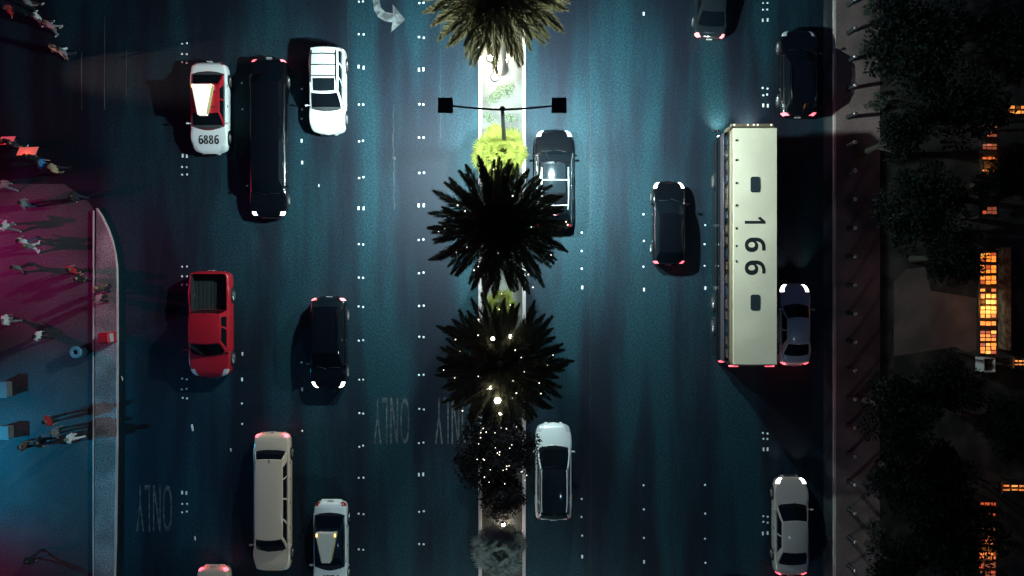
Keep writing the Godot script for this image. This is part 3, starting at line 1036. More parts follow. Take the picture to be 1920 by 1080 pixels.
func make_car(called: String, label: String, category: String, box: Array, north: bool, d: Dictionary, turn := 0.0) -> Node3D:
	# box: photograph extents x0, y0, x1, y1 of the body at about 0.7 m height
	var c := {"keys": SEDAN, "tw": 0.28, "tf": 0.43, "tr": 0.72, "tb": 0.87, "roof": 1.45, "rw": 0.72, "sill": 0.22, "wr": 0.33, "bow": 0.16, "wins": [[0.06, 0.46], [0.5, 0.82]], "head": "off", "tail": "off", "a1": 0.175, "a2": 0.8, "seats": 2, "pillars": null, "roof_mat": null, "tint": 0.8}
	c.merge(d, true)
	c.L = (box[3] - box[1]) / PPM * (CAM_H - 0.65) / CAM_H
	c.W = (box[2] - box[0]) / PPM * (CAM_H - 0.75) / CAM_H
	c.axles = [(c.a1 - 0.5) * c.L, (c.a2 - 0.5) * c.L]
	var at := P((box[0] + box[2]) * 0.5, (box[1] + box[3]) * 0.5, 0.7)
	var t := thing(called, label, category, Vector3(at.x, 0.0, at.z), (0.0 if north else PI) + turn, "vehicles on the boulevard")
	var paint: Material = c.paint
	var pil: Material = c.pillars if c.pillars else paint
	var rm: Material = c.roof_mat if c.roof_mat else paint
	var trim := mat("black trim", lin(0.01, 0.01, 0.011), 0.5)
	var chrome := mat("chrome", lin(0.6, 0.62, 0.63), 0.22, 1.0)
	var inner := mat("cabin trim", lin(0.008, 0.009, 0.01), 0.8)
	var glass := glass_mat("window glass %.2f" % c.tint, lin(0.003, 0.005, 0.007), c.tint)
	var nt := int(c.L * 12.0)
	var open: bool = c.has("bed")
	# body shell with wheel arches, closed ends
	var st := newst()
	if open:
		var b0: float = c.bed[0]
		var b1: float = c.bed[1]
		grid(st, 0.0, b0, int(nt * b0), -1.0, 1.0, 28, func(a, b): return ring_pt(c, a, b))
		grid(st, b1, 1.0, 3, -1.0, 1.0, 28, func(a, b): return ring_pt(c, a, b))
		for s in [-1.0, 1.0]:
			grid(st, b0, b1, int(nt * (b1 - b0)), s * 0.36, s, 12, func(a, b): return ring_pt(c, a, b))
	else:
		grid(st, 0.0, 1.0, nt, -1.0, 1.0, 28, func(a, b): return ring_pt(c, a, b))
	for e in [0.0, 1.0]:
		st.set_smooth_group(-1)
		var hub := Vector3(0, ring_pt(c, e, 0.6).y, (e - 0.5) * c.L + (-0.07 if e == 0.0 else 0.05))
		for k in 28:
			var a := ring_pt(c, e, lerpf(-1, 1, k / 28.0))
			var b := ring_pt(c, e, lerpf(-1, 1, (k + 1) / 28.0))
			tri_out(st, a, b, hub, Vector3(0, 0.6, 0))
		tri_out(st, ring_pt(c, e, -1.0), ring_pt(c, e, 1.0), hub, Vector3(0, 0.6, 0))
	st.set_smooth_group(-1)
	quad_out(st, Vector3(-c.W * 0.42, c.sill + 0.02, -c.L * 0.46), Vector3(c.W * 0.42, c.sill + 0.02, -c.L * 0.46), Vector3(c.W * 0.42, c.sill + 0.02, c.L * 0.46), Vector3(-c.W * 0.42, c.sill + 0.02, c.L * 0.46), Vector3(0, 1, 0))
	var body := part(st, "body", paint, t)
	# bonnet, boot lid, doors: panels a few millimetres proud of the shell
	st = newst()
	grid(st, 0.045, c.tw - 0.012, 14, -0.36, 0.36, 14, func(a, b): return ring_off(c, a, b, 0.007))
	part(st, "bonnet", paint, t)
	if c.tb < 0.93 and not open:
		st = newst()
		grid(st, c.tb + 0.012, 0.965, 8, -0.36, 0.36, 14, func(a, b): return ring_off(c, a, b, 0.007))
		part(st, "boot_lid", paint, t)
	for s in [-1.0, 1.0]:
		for w in c.wins:
			var t0: float = lerpf(c.tw, c.tb, w[0]) + 0.0
			var t1: float = lerpf(c.tw, c.tb, w[1]) + 0.01
			st = newst()
			grid(st, t0, t1, 8, s * 0.47, s * 0.9, 8, func(a, b): return ring_off(c, a, b, 0.006))
			var door := part(st, "door", paint, t)
			st = newst()
			var hp := ring_off(c, lerpf(t0, t1, 0.8), s * 0.56, 0.02)
			bbox(st, hp, Vector3(0.03, 0.03, 0.17), 0.01)
			part(st, "handle", trim, door)
	# cabin
	st = newst()
	for s in [-1.0, 1.0]:
		grid(st, 0.0, 1.0, 14, 0.0, 0.07, 1, func(a, b): return side_pt(c, s, a, b))
		grid(st, 0.0, 1.0, 14, 0.88, 1.0, 2, func(a, b): return side_pt(c, s, a, b))
		var last := 0.0
		for w in c.wins:
			grid(st, last, w[0], 2, 0.07, 0.88, 5, func(a, b): return side_pt(c, s, a, b))
			last = w[1]
		grid(st, last, 1.0, 4, 0.07, 0.88, 5, func(a, b): return side_pt(c, s, a, b))
	for fr in [true, false]:
		for s in [-1.0, 1.0]:
			grid(st, s * 0.93, s, 1, 0.0, 1.0, 6, func(a, b): return end_pt(c, fr, a, b))
		grid(st, -0.93, 0.93, 12, -0.05, 0.03, 1, func(a, b): return end_pt(c, fr, a, b))
	part(st, "pillars", pil, t)
	st = newst()
	grid(st, -1.0, 1.0, 16, 0.0, 1.0, 16, func(a, b): return roof_pt(c, a, b))
	for fr in [true, false]:
		grid(st, -0.93, 0.93, 12, 0.94, 1.0, 1, func(a, b): return end_pt(c, fr, a, b))
	part(st, "roof", rm, t)
	st = newst()
	grid(st, -0.93, 0.93, 14, 0.03, 0.94, 8, func(a, b): return end_pt(c, true, a, b))
	part(st, "windscreen", glass, t)
	st = newst()
	grid(st, -0.93, 0.93, 14, 0.03, 0.94, 8, func(a, b): return end_pt(c, false, a, b))
	part(st, "rear_window", glass, t)
	for s in [-1.0, 1.0]:
		for w in c.wins:
			st = newst()
			grid(st, w[0], w[1], 6, 0.07, 0.88, 5, func(a, b): return side_pt(c, s, a, b))
			part(st, "side_window", glass, t)
	st = newst()
	grid(st, c.tw + 0.02, c.tb - 0.02, 10, -0.32, 0.32, 8, func(a, b): return ring_off(c, a, b, 0.012))
	part(st, "interior_trim", inner, t)
	# seats rise above the sills inside the glass
	var sm := mat("seat cloth", lin(0.035, 0.033, 0.032), 0.9)
	var yb := key_at(c.keys, 0.5, 1)
	var sh: float = minf(0.34, c.roof - yb - 0.12)
	for row in int(c.seats):
		var tz: float = lerpf(lerpf(c.tw, c.tf, 0.7), lerpf(c.tr, c.tb, 0.3), (row + 0.65) / c.seats)
		for s in [-1.0, 1.0]:
			st = newst()
			bbox(st, Vector3(s * c.W * 0.19, yb + sh * 0.3, (tz - 0.5) * c.L), Vector3(0.44, sh * 0.7, 0.12), 0.05)
			bbox(st, Vector3(s * c.W * 0.19, yb + sh * 0.85, (tz - 0.5) * c.L + 0.02), Vector3(0.24, sh * 0.3, 0.09), 0.04)
			part(st, "seat", sm, t)
	if c.has("wheel_side") or true:
		st = newst()
		var pts := []
		var rr := []
		for k in 13:
			var g := TAU * k / 12.0
			pts.append(Vector3(-c.W * 0.19 + cos(g) * 0.17, yb + 0.1 + sin(g) * 0.09, (lerpf(c.tw, c.tf, 0.75) - 0.5) * c.L + sin(g) * -0.12))
			rr.append(0.014)
		tube(st, pts, rr, 5, false)
		part(st, "steering_wheel", trim, t)
	# bed of a pickup
	if open:
		var z0: float = (c.bed[0] - 0.5) * c.L
		var z1: float = (c.bed[1] - 0.5) * c.L
		var hw: float = ring_pt(c, 0.75, 0.36).x
		var liner := mat("bed liner", lin(0.012, 0.018, 0.018), 0.7)
		st = newst()
		st.set_smooth_group(-1)
		var fl := 0.55
		for k in 9:
			bbox(st, Vector3(lerpf(-hw + 0.1, hw - 0.1, k / 8.0), fl, (z0 + z1) * 0.5), Vector3(hw * 2.0 / 9.0 * 0.7, 0.02, z1 - z0 - 0.02), 0.006)
		bbox(st, Vector3(0, fl - 0.02, (z0 + z1) * 0.5), Vector3(hw * 2.0 - 0.03, 0.03, z1 - z0), 0.005)
		for s in [-1.0, 1.0]:
			bbox(st, Vector3(s * (hw - 0.01), 0.78, (z0 + z1) * 0.5), Vector3(0.03, 0.46, z1 - z0), 0.008)
		part(st, "bed", liner, t)
		st = newst()
		bbox(st, Vector3(0, 0.78, z1 + 0.012), Vector3(hw * 2.0, 0.5, 0.05), 0.015)
		part(st, "tailgate", paint, t)
		st = newst()
		bbox(st, Vector3(0, 0.78, z0 - 0.012), Vector3(hw * 2.0, 0.5, 0.04), 0.01)
		part(st, "bulkhead", paint, t)
	# wheels
	var tyre := mat("tyre rubber", lin(0.012, 0.012, 0.012), 0.85)
	var rim := mat("wheel alloy", lin(0.5, 0.5, 0.5), 0.3, 0.9)
	var wm := wheel_meshes(c.wr)
	for zw in c.axles:
		for s in [-1.0, 1.0]:
			var ww: float = c.W * 0.5 * key_at(c.keys, zw / c.L + 0.5, 2) - 0.1
			var o := Node3D.new()
			var wl := put(wm[0], "wheel", tyre, t, Transform3D(Basis(), Vector3(s * ww, c.wr, zw)))
			put(wm[1], "rim", rim, wl)
			o.free()
	# lamps
	var head_m: Material = {"off": mat("lamp glass clear", lin(0.55, 0.57, 0.58), 0.12, 0.0, 1.0), "on": glow_mat("headlight on", lin(1.0, 0.96, 0.88), 6.0), "amber": glow_mat("amber lamp", lin(1.0, 0.5, 0.12), 3.0)}[c.head]
	var tail_m: Material = {"off": mat("red lens", lin(0.35, 0.012, 0.02), 0.15, 0.0, 1.0), "on": glow_mat("tail light on", lin(1.0, 0.08, 0.12), 3.2)}[c.tail]
	var q0: float = c.get("hq0", 0.27)
	for s in [-1.0, 1.0]:
		st = newst()
		grid(st, 0.012, c.get("ht", 0.075), 6, s * q0, s * 0.52, 6, func(a, b): return ring_off(c, a, b, 0.012))
		part(st, "headlight", head_m, t)
		st = newst()
		grid(st, c.get("tt", 0.965), 0.992, 5, s * c.get("tq0", 0.3), s * 0.62, 6, func(a, b): return ring_off(c, a, b, 0.012))
		part(st, "tail_light", tail_m, t)
		if c.head == "on":
			var hl := ring_off(c, 0.02, s * 0.4, 0.1) + Vector3(0, -0.05, -0.12)
			spot(t, hl, Vector3(0, -0.16, -1), lin(1.0, 0.96, 0.88), c.get("beam", 2.5), 34.0, 0.06)
		if c.tail == "on":
			omni(t, ring_pt(c, 0.99, s * 0.45) + Vector3(0, 0, 0.16), lin(1.0, 0.08, 0.1), 0.12, 0.06)
	for s in [-0.75, 0.08]:
		st = newst()
		tube(st, [end_pt(c, true, s, 0.02, 0.02), end_pt(c, true, s + 0.3, 0.1, 0.02), end_pt(c, true, s + 0.62, 0.12, 0.02)], [0.014, 0.011, 0.008], 5)
		part(st, "wiper", trim, t)
	if not open:
		for s in [-1.0, 1.0]:  # chrome strips added to give the lamp reflections along the body edges
			st = newst()
			var tp := []
			var tr2 := []
			for k in 13:
				tp.append(side_pt(c, s, k / 12.0, 0.05, 0.012))
				tr2.append(0.013)
			tube(st, tp, tr2, 5)
			part(st, "added_glint_strip", c.get("trim_mat", chrome), t)
	# bumpers, grille, plate, mirrors
	st = newst()
	bbox(st, Vector3(0, 0.5, -c.L * 0.5 - 0.04), Vector3(c.W * 0.34, 0.14, 0.05), 0.02)
	part(st, "grille", trim, t)
	st = newst()
	bbox(st, Vector3(0, 0.36, -c.L * 0.5 + 0.01), Vector3(c.W * 0.5, 0.1, 0.12), 0.045)
	part(st, "front_bumper", c.get("bumper", paint), t)
	st = newst()
	bbox(st, Vector3(0, 0.45, c.L * 0.5 - 0.01), Vector3(c.W * 0.62, 0.16, 0.13), 0.05)
	part(st, "rear_bumper", c.get("bumper", paint), t)
	st = newst()
	bbox(st, Vector3(0, 0.66, c.L * 0.5 + 0.05), Vector3(0.32, 0.16, 0.02), 0.006)
	part(st, "number_plate", mat("plate", lin(0.6, 0.62, 0.62), 0.4), t)
	for s in [-1.0, 1.0]:
		st = newst()
		var mz: float = (c.tw + 0.035 - 0.5) * c.L
		bbox(st, Vector3(s * (c.W * 0.5 + 0.06), yb + 0.1, mz), Vector3(0.2, 0.15, 0.1), 0.045, Transform3D(Basis(), Vector3.ZERO))
		bbox(st, Vector3(s * (c.W * 0.5 - 0.05), yb + 0.06, mz), Vector3(0.12, 0.05, 0.06), 0.02)
		part(st, "mirror", pil if c.get("mirror_dark", false) else paint, t)
	if c.get("rails", false):
		for s in [-1.0, 1.0]:
			st = newst()
			var pr := []
			var ra := []
			for k in 9:
				var u: float = lerpf(c.get("rail0", 0.1), 0.94, k / 8.0)
				pr.append(roof_pt(c, s * 0.9, u, 0.07 if k > 0 and k < 8 else 0.0))
				ra.append(0.03)
			tube(st, pr, ra, 6)
			part(st, "roof_rail", c.get("rail_mat", chrome), t)
	if c.get("cross", 0) > 0:
		for k in int(c.cross):
			st = newst()
			var u := lerpf(0.35, 0.85, float(k) / maxf(1.0, c.cross - 1.0))
			tube(st, [roof_pt(c, -0.88, u, 0.07), roof_pt(c, 0.0, u, 0.06), roof_pt(c, 0.88, u, 0.07)], [0.028, 0.028, 0.028], 6)
			part(st, "roof_bar", c.get("rail_mat", chrome), t)
	if c.has("sunroof"):
		st = newst()
		grid(st, -c.get("sun_w", 0.62), c.get("sun_w", 0.62), 10, c.sunroof[0], c.sunroof[1], 8, func(a, b): return roof_pt(c, a, b, 0.008))
		part(st, "sunroof", mat("sunroof glass", lin(0.008, 0.012, 0.015), c.get("sun_rough", 0.06)), t)
	t.set_meta("car", c)
	return t

func paint_mat(key: String, r: float, g: float, b: float, metal := 0.0) -> StandardMaterial3D:
	return mat(key, lin(r, g, b), 0.38 if r > 0.1 else 0.1, metal, 1.0)

func text_part(parent: Node3D, called: String, text: String, m: Material, at: Vector3, right: Vector3, up: Vector3, width: float, height: float, bold := false) -> void:
	var tm := TextMesh.new()
	var f := SystemFont.new()
	f.font_names = PackedStringArray(["Droid Sans"])
	if bold:
		f.font_weight = 700
	tm.font = f
	tm.text = text
	tm.font_size = 64
	tm.pixel_size = 0.01
	tm.depth = 0.5
	var bx := tm.get_aabb()
	var b := Basis(right.normalized() * width / bx.size.x, up.normalized() * height / bx.size.y, right.cross(up).normalized() * 0.01)
	put(tm, called, m, parent, Transform3D(b, at - b * Vector3(bx.get_center().x, bx.get_center().y, 0)))

func taxi_sign(t: Node3D, lit: bool, w: float, l: float, z: float) -> void:
	# wedge-shaped roof board: wide end to the rear (+z), two slanted faces
	var c: Dictionary = t.get_meta("car")
	var y: float = c.roof + 0.09
	var top_m: Material = glow_mat("lit sign top", lin(1.0, 0.97, 0.86), 0.9) if lit else mat("sign top", lin(0.55, 0.52, 0.46), 0.6)
	var st := newst()
	var nose := w * 0.2
	var poly := PackedVector2Array([Vector2(-nose, z - l * 0.5), Vector2(nose, z - l * 0.5), Vector2(w * 0.5, z + l * 0.5), Vector2(-w * 0.5, z + l * 0.5)])
	slab(st, poly, y, y + 0.36, 0.02)
	var board := part(st, "roof_sign", top_m, t)
	st = newst()
	for s in [-1.0, 1.0]:
		var a := Vector3(s * nose, y + 0.18, z - l * 0.5)
		var b := Vector3(s * w * 0.5, y + 0.18, z + l * 0.5)
		var tr := Transform3D(Basis.looking_at(b - a, Vector3.UP), (a + b) * 0.5 + Vector3(s * 0.02, 0, 0))
		bbox(st, Vector3.ZERO, Vector3(0.03, 0.3, a.distance_to(b) * 0.94), 0.008, tr)
	part(st, "advert_panel", mat("advert print", lin(0.5, 0.42, 0.16), 0.5), board)
	st = newst()
	bbox(st, Vector3(0, y - 0.04, z - l * 0.2), Vector3(c.W * 0.6, 0.05, 0.06), 0.01)
	bbox(st, Vector3(0, y - 0.04, z + l * 0.3), Vector3(c.W * 0.6, 0.05, 0.06), 0.01)
	part(st, "bracket", M["black trim"], board)
	for s in [-1.0, 1.0]:
		st = newst()
		bbox(st, Vector3(s * w * 0.45, y + 0.36, z + l * 0.5 - 0.1), Vector3(0.09, 0.1, 0.2), 0.03)
		part(st, "marker_lamp", glow_mat("amber marker", lin(1.0, 0.55, 0.12), 2.5), board)

func build_vehicles() -> void:
	var white := paint_mat("white paint", 0.74, 0.75, 0.73)
	var black := paint_mat("black paint", 0.0025, 0.003, 0.004)
	var red := paint_mat("red paint", 0.42, 0.008, 0.018)
	var gold := paint_mat("champagne paint", 0.7, 0.5, 0.37, 0.1)
	var silver := paint_mat("silver paint", 0.44, 0.38, 0.34, 0.2)
	var slate := paint_mat("slate paint", 0.02, 0.026, 0.03, 0.3)
	var navy := paint_mat("dark blue paint", 0.004, 0.012, 0.022)
	var rail := mat("silver rail", lin(0.65, 0.66, 0.66), 0.35, 0.7)
	var c: Dictionary
	var ink := mat("decal black", lin(0.012, 0.012, 0.012), 0.6)
	# left carriageway, driving down the picture
	var t := make_car("taxi", "white taxi with red roof, lit wedge roof sign and number 6886", "taxi", [358, 117, 428, 287], false, {"paint": white, "pillars": red, "roof_mat": red, "head": "off", "tt": 0.96, "tint": 0.72, "rw": 0.74})
	taxi_sign(t, true, 1.1, 1.65, 0.2)
	c = t.get_meta("car")
	var hy := ring_pt(c, 0.145, 0.0).y
	var hz: float = (0.145 - 0.5) * c.L
	text_part(t, "fleet_number", "6886", ink, Vector3(0, hy + 0.016, hz), Vector3(-1, 0, 0), Vector3(0, 0.12, 1), 1.12, 0.5, true)
	t = make_car("limousine", "long black stretch limousine with lit headlights and red tail", "limousine", [469, 110, 539, 407], false, {"paint": black, "keys": LIMO, "tw": 0.155, "tf": 0.225, "tr": 0.83, "tb": 0.895, "a1": 0.11, "a2": 0.86, "rw": 0.74, "wins": [[0.03, 0.2], [0.22, 0.5], [0.52, 0.78], [0.8, 0.93]], "seats": 4, "head": "on", "tail": "on", "ht": 0.035, "tt": 0.975, "beam": 1.5, "tint": 0.9, "bumper": M["chrome"]})
	t = make_car("suv", "white SUV with roof rack and dark sunroof", "suv", [581, 90, 649, 250], false, {"paint": white, "keys": SUVK, "tw": 0.27, "tf": 0.44, "tr": 0.94, "tb": 0.985, "roof": 1.78, "rw": 0.76, "wr": 0.38, "wins": [[0.07, 0.34], [0.38, 0.64], [0.69, 0.93]], "rails": true, "rail0": 0.2, "cross": 3, "rail_mat": mat("black rail", lin(0.02, 0.02, 0.02), 0.4), "sunroof": [0.03, 0.3], "sun_w": 0.78, "seats": 3, "tint": 0.7, "mirror_dark": true})
	t = make_car("pickup_truck", "red pickup truck with open dark bed", "pickup truck", [356, 509, 435, 706], false, {"paint": red, "keys": SUVK, "tw": 0.225, "tf": 0.335, "tr": 0.6, "tb": 0.625, "roof": 1.75, "rw": 0.74, "wr": 0.39, "wins": [[0.1, 0.55], [0.6, 0.88]], "bed": [0.63, 0.975], "a1": 0.17, "a2": 0.77, "tail": "off", "bumper": M["chrome"], "tint": 0.75, "seats": 2})
	t = make_car("suv", "black SUV with white headlights and red rear between the lanes", "suv", [583, 558, 651, 728], false, {"paint": black, "keys": SUVK, "tw": 0.25, "tf": 0.42, "tr": 0.9, "tb": 0.975, "roof": 1.7, "rw": 0.74, "wr": 0.37, "wins": [[0.07, 0.38], [0.42, 0.68], [0.72, 0.92]], "head": "on", "tail": "on", "rails": true, "rail_mat": black, "seats": 3, "beam": 1.0, "tint": 0.9, "hq0": 0.3})
	t = make_car("limousine", "champagne stretch limousine with glowing red tail lights", "limousine", [476, 812, 545, 1071], false, {"paint": gold, "keys": LIMO, "tw": 0.17, "tf": 0.265, "tr": 0.82, "tb": 0.875, "a1": 0.12, "a2": 0.85, "rw": 0.74, "wins": [[0.04, 0.24], [0.27, 0.5], [0.52, 0.74], [0.76, 0.9]], "seats": 4, "tail": "on", "ht": 0.035, "tt": 0.972, "tint": 0.85, "bumper": M["chrome"]})
	t = make_car("taxi", "white taxi with dark roof and unlit wedge roof sign", "taxi", [588, 940, 652, 1108], false, {"paint": white, "pillars": navy, "roof_mat": navy, "rw": 0.74, "tt": 0.955, "tint": 0.85})
	taxi_sign(t, false, 1.1, 1.6, 0.25)
	c = t.get_meta("car")
	hy = ring_pt(c, 0.145, 0.0).y
	text_part(t, "fleet_number", "4974", ink, Vector3(0, hy + 0.016, (0.145 - 0.5) * c.L), Vector3(-1, 0, 0), Vector3(0, 0.12, 1), 1.0, 0.5, true)
	t = make_car("sedan", "champagne car at the bottom edge with red tail light", "car", [369, 1063, 432, 1232], false, {"paint": gold, "tail": "on"})
	# right carriageway, driving up the picture
	t = make_car("suv", "black SUV beside the median with glass roof catching the lamp", "suv", [1002, 244, 1076, 428], true, {"paint": black, "keys": SUVK, "tw": 0.24, "tf": 0.36, "tr": 0.86, "tb": 0.97, "roof": 1.75, "rw": 0.74, "wr": 0.38, "wins": [[0.07, 0.36], [0.4, 0.66], [0.7, 0.92]], "rails": true, "rail_mat": rail, "cross": 2, "sunroof": [0.04, 0.6], "sun_w": 0.7, "sun_rough": 0.12, "seats": 3, "tail": "off", "tint": 0.75})
	st_high_stop(t)
	t = make_car("minivan", "white minivan with black roof and white roof rails", "minivan", [1003, 795, 1072, 974], true, {"paint": white, "roof_mat": black, "pillars": white, "keys": SUVK, "tw": 0.235, "tf": 0.43, "tr": 0.9, "tb": 0.965, "roof": 1.72, "rw": 0.76, "wr": 0.35, "wins": [[0.05, 0.36], [0.39, 0.72], [0.77, 0.97]], "rails": true, "rail0": 0.02, "rail_mat": mat("white rail", lin(0.7, 0.7, 0.69), 0.5), "seats": 3, "tint": 0.9, "sunroof": [0.02, 0.97], "sun_w": 0.84})
	t = make_car("hatchback", "black hatchback with bright headlights left of the bus", "car", [1222, 341, 1284, 495], true, {"paint": black, "keys": SUVK, "tw": 0.25, "tf": 0.42, "tr": 0.86, "tb": 0.965, "roof": 1.6, "rw": 0.72, "wr": 0.34, "wins": [[0.07, 0.42], [0.46, 0.8]], "head": "on", "tail": "on", "hq0": 0.3, "ht": 0.085, "beam": 1.2, "tint": 0.9})
	t = make_car("sedan", "grey sedan with bright headlights tucked beside the bus", "car", [1460, 532, 1519, 684], true, {"paint": paint_mat("pale silver paint", 0.5, 0.52, 0.52, 0.3), "head": "on", "tail": "on", "ht": 0.1, "beam": 2.0, "tint": 0.92, "rw": 0.7})
	t = make_car("sedan", "silver sedan with lit headlights at the bottom right by the kerb", "car", [1450, 895, 1516, 1078], true, {"paint": silver, "head": "on", "tail": "on", "ht": 0.065, "beam": 1.2, "tint": 0.88, "rw": 0.72})
	t = make_car("suv", "black SUV with glowing red tail lights by the right kerb", "suv", [1461, 58, 1530, 219], true, {"paint": black, "keys": SUVK, "tw": 0.26, "tf": 0.42, "tr": 0.88, "tb": 0.975, "roof": 1.68, "rw": 0.74, "wr": 0.37, "wins": [[0.07, 0.38], [0.42, 0.7], [0.74, 0.92]], "tail": "on", "rails": true, "rail_mat": black, "seats": 3, "tint": 0.9, "tq0": 0.24})
	t = make_car("sedan", "dark grey sedan with red tail lights at the top edge", "car", [1304, -92, 1366, 72], true, {"paint": slate, "tail": "on", "tint": 0.9, "tt": 0.955}, -0.06)
	t = make_car("sedan", "dark sedan just below the bottom edge left of the silver sedan", "car", [1326, 1104, 1396, 1272], true, {"paint": black, "tail": "off"})

func st_high_stop(t: Node3D) -> void:
	var c: Dictionary = t.get_meta("car")
	var st := newst()
	var p := end_pt(c, false, 0.0, 1.0)
	bbox(st, p + Vector3(0, 0.03, 0.04), Vector3(0.34, 0.05, 0.1), 0.015)
	part(st, "high_stop_lamp", glow_mat("stop lamp pink", lin(1.0, 0.08, 0.2), 2.0), t)

func build_bus() -> void:
	var hw := 1.19
	var z0 := -8.35
	var z1 := 4.0
	var ctr := Vector3(12.37, 0, (z0 + z1) * 0.5)
	var hl := (z1 - z0) * 0.5
	var t := thing("double_decker_bus", "tall double-decker bus with pale roof numbered 166", "bus", ctr, 0.0, "vehicles on the boulevard")
	var cream := surface_mat("bus roof paint", lin(0.94, 0.78, 0.56), lin(0.98, 0.84, 0.62), 0.45, Vector3(0.1, 0.1, 0.1), Vector3(0.05, 0.05, 0.05), 121, 0.95, 0.0)
	var gold := mat("bus gold trim", lin(0.26, 0.2, 0.12), 0.5, 0.2)
	var plum := mat("bus plum panel", lin(0.11, 0.085, 0.1), 0.4, 0.0, 0.6)
	var dark := mat("bus black panel", lin(0.012, 0.012, 0.014), 0.3, 0.0, 0.6)
	var trim: Material = M["black trim"]
	var glass := glass_mat("bus glass", lin(0.012, 0.018, 0.022), 0.18)
	var r := 0.28
	var plan := func(grow: float, front_in: float) -> PackedVector2Array:
		var o := PackedVector2Array()
		for cc in [[1, -1, -PI / 2], [1, 1, 0.0], [-1, 1, PI / 2], [-1, -1, PI]]:
			for k in 6:
				var g: float = cc[2] + PI / 2 * k / 5.0
				var zz: float = cc[1] * (hl - r) + (front_in if cc[1] < 0 else 0.0)
				o.append(Vector2(cc[0] * (hw - r) + cos(g) * (r + grow), zz + sin(g) * (r + grow)))
		return o
	var band := func(y0: float, y1: float, grow: float, called: String, m: Material, f := 0.0) -> MeshInstance3D:
		var st := newst()
		st.set_smooth_group(1)
		var pl: PackedVector2Array = plan.call(grow, f)
		for i in pl.size():
			var a := pl[i]
			var b := pl[(i + 1) % pl.size()]
			quad_out(st, Vector3(a.x, y0, a.y), Vector3(b.x, y0, b.y), Vector3(b.x, y1, b.y), Vector3(a.x, y1, a.y), Vector3((a.x + b.x) * 0.5 * 0.5, (y0 + y1) * 0.5, (a.y + b.y) * 0.5 * 0.5))
		return part(st, called, m, t)
	# shell, from the skirt up; wheel arches are cut between skirt pieces
	var axles := [-hl + 2.4, hl - 3.2, hl - 1.9]
	for s in [-1.0, 1.0]:
		var cuts := [-hl + 0.25]
		for a in axles:
			cuts.append(a - 0.58)
			cuts.append(a + 0.58)
		cuts.append(hl - 0.25)
		for k in range(0, cuts.size(), 2):
			if cuts[k + 1] - cuts[k] > 0.1:
				var st := newst()
				bbox(st, Vector3(s * (hw - 0.03), 0.66, (cuts[k] + cuts[k + 1]) * 0.5), Vector3(0.06, 0.76, cuts[k + 1] - cuts[k]), 0.01)
				part(st, "skirt_panel", dark, t)
	for e in [-1.0, 1.0]:
		var st := newst()
		bbox(st, Vector3(0, 0.66, e * (hl - 0.05)), Vector3(hw * 2.0 - 0.35, 0.76, 0.14), 0.05)
		part(st, "bumper", dark, t)
	band.call(1.04, 1.35, 0.0, "lower_belt", dark)
	band.call(1.35, 2.15, -0.03, "lower_window_band", mat("bus tinted glass", lin(0.01, 0.012, 0.015), 0.08))
	band.call(2.15, 2.85, 0.0, "side_panel", plum)
	band.call(3.7, 3.88, 0.0, "cornice", dark)
	band.call(3.88, 4.0, 0.004, "roof_moulding", gold)
	band.call(2.85, 2.95, 0.012, "window_sill_rail", plum)
	# floor of the upper deck and chassis
	var st := newst()
	slab(st, plan.call(-0.02, 0.0), 2.4, 2.46)
	part(st, "upper_floor", mat("bus floor", lin(0.06, 0.06, 0.065), 0.8), t)
	st = newst()
	slab(st, plan.call(-0.1, 0.0), 1.0, 1.05)
	part(st, "lower_floor", M["bus floor"], t)
	# roof
	st = newst()
	slab(st, plan.call(-0.005, 0.12), 4.0, 4.12, 0.06)
	part(st, "roof_edge", gold, t)
	var zr0 := P(0, 240, 4.2).z - ctr.z
	var zr1 := P(0, 684, 4.2).z - ctr.z
	var xr0 := P(1374.5, 0, 4.2).x - ctr.x
	var xr1 := P(1457, 0, 4.2).x - ctr.x
	st = newst()
	bbox(st, Vector3((xr0 + xr1) * 0.5, 4.16, (zr0 + zr1) * 0.5), Vector3(xr1 - xr0, 0.09, zr1 - zr0), 0.02)
	var roof := part(st, "roof", cream, t)
	var ink: Material = M["decal black"]
	for g in [["1", 413, 0.36], ["6", 459, 0.74], ["6", 502, 0.74]]:
		var q := P(1416, g[1], 4.21)
		text_part(roof, "fleet_digit", g[0], ink, Vector3(q.x - ctr.x, 4.2085, q.z - ctr.z), Vector3(0, 0, 1), Vector3(1, 0, 0), g[2], 1.06, true)
	var hatch_m := mat("hatch glass", lin(0.03, 0.04, 0.045), 0.15)
	for hy in [346, 567]:
		var q := P(1416, hy, 4.21)
		st = newst()
		var pl := PackedVector2Array()
		for cc in [[1, -1, -PI / 2], [1, 1, 0.0], [-1, 1, PI / 2], [-1, -1, PI]]:
			for k in 4:
				var g: float = cc[2] + PI / 2 * k / 3.0
				pl.append(Vector2(q.x - ctr.x + cc[0] * 0.13 + cos(g) * 0.11, q.z - ctr.z + cc[1] * 0.29 + sin(g) * 0.11))
		slab(st, pl, 4.2, 4.24, 0.015)
		part(st, "roof_hatch", hatch_m, roof)
	for k in 7:
		var q := P(1381, [263, 300, 343, 385, 428, 461, 490][k], 4.21)
		st = newst()
		if k < 4:
			lathe(st, [[0.06, 0.0], [0.055, 0.03], [0.03, 0.06], [0.0, 0.065]], 10, Transform3D(Basis(), Vector3(q.x - ctr.x, 4.204, q.z - ctr.z)))
		else:
			bbox(st, Vector3(q.x - ctr.x, 4.215, q.z - ctr.z), Vector3(0.1, 0.025, 0.1), 0.008)
		part(st, "roof_vent", trim, roof)
	# upper deck windows with pillars between, seats inside
	var n := 9
	var pane_l := (hl * 2.0 - 2.0 * r) / n
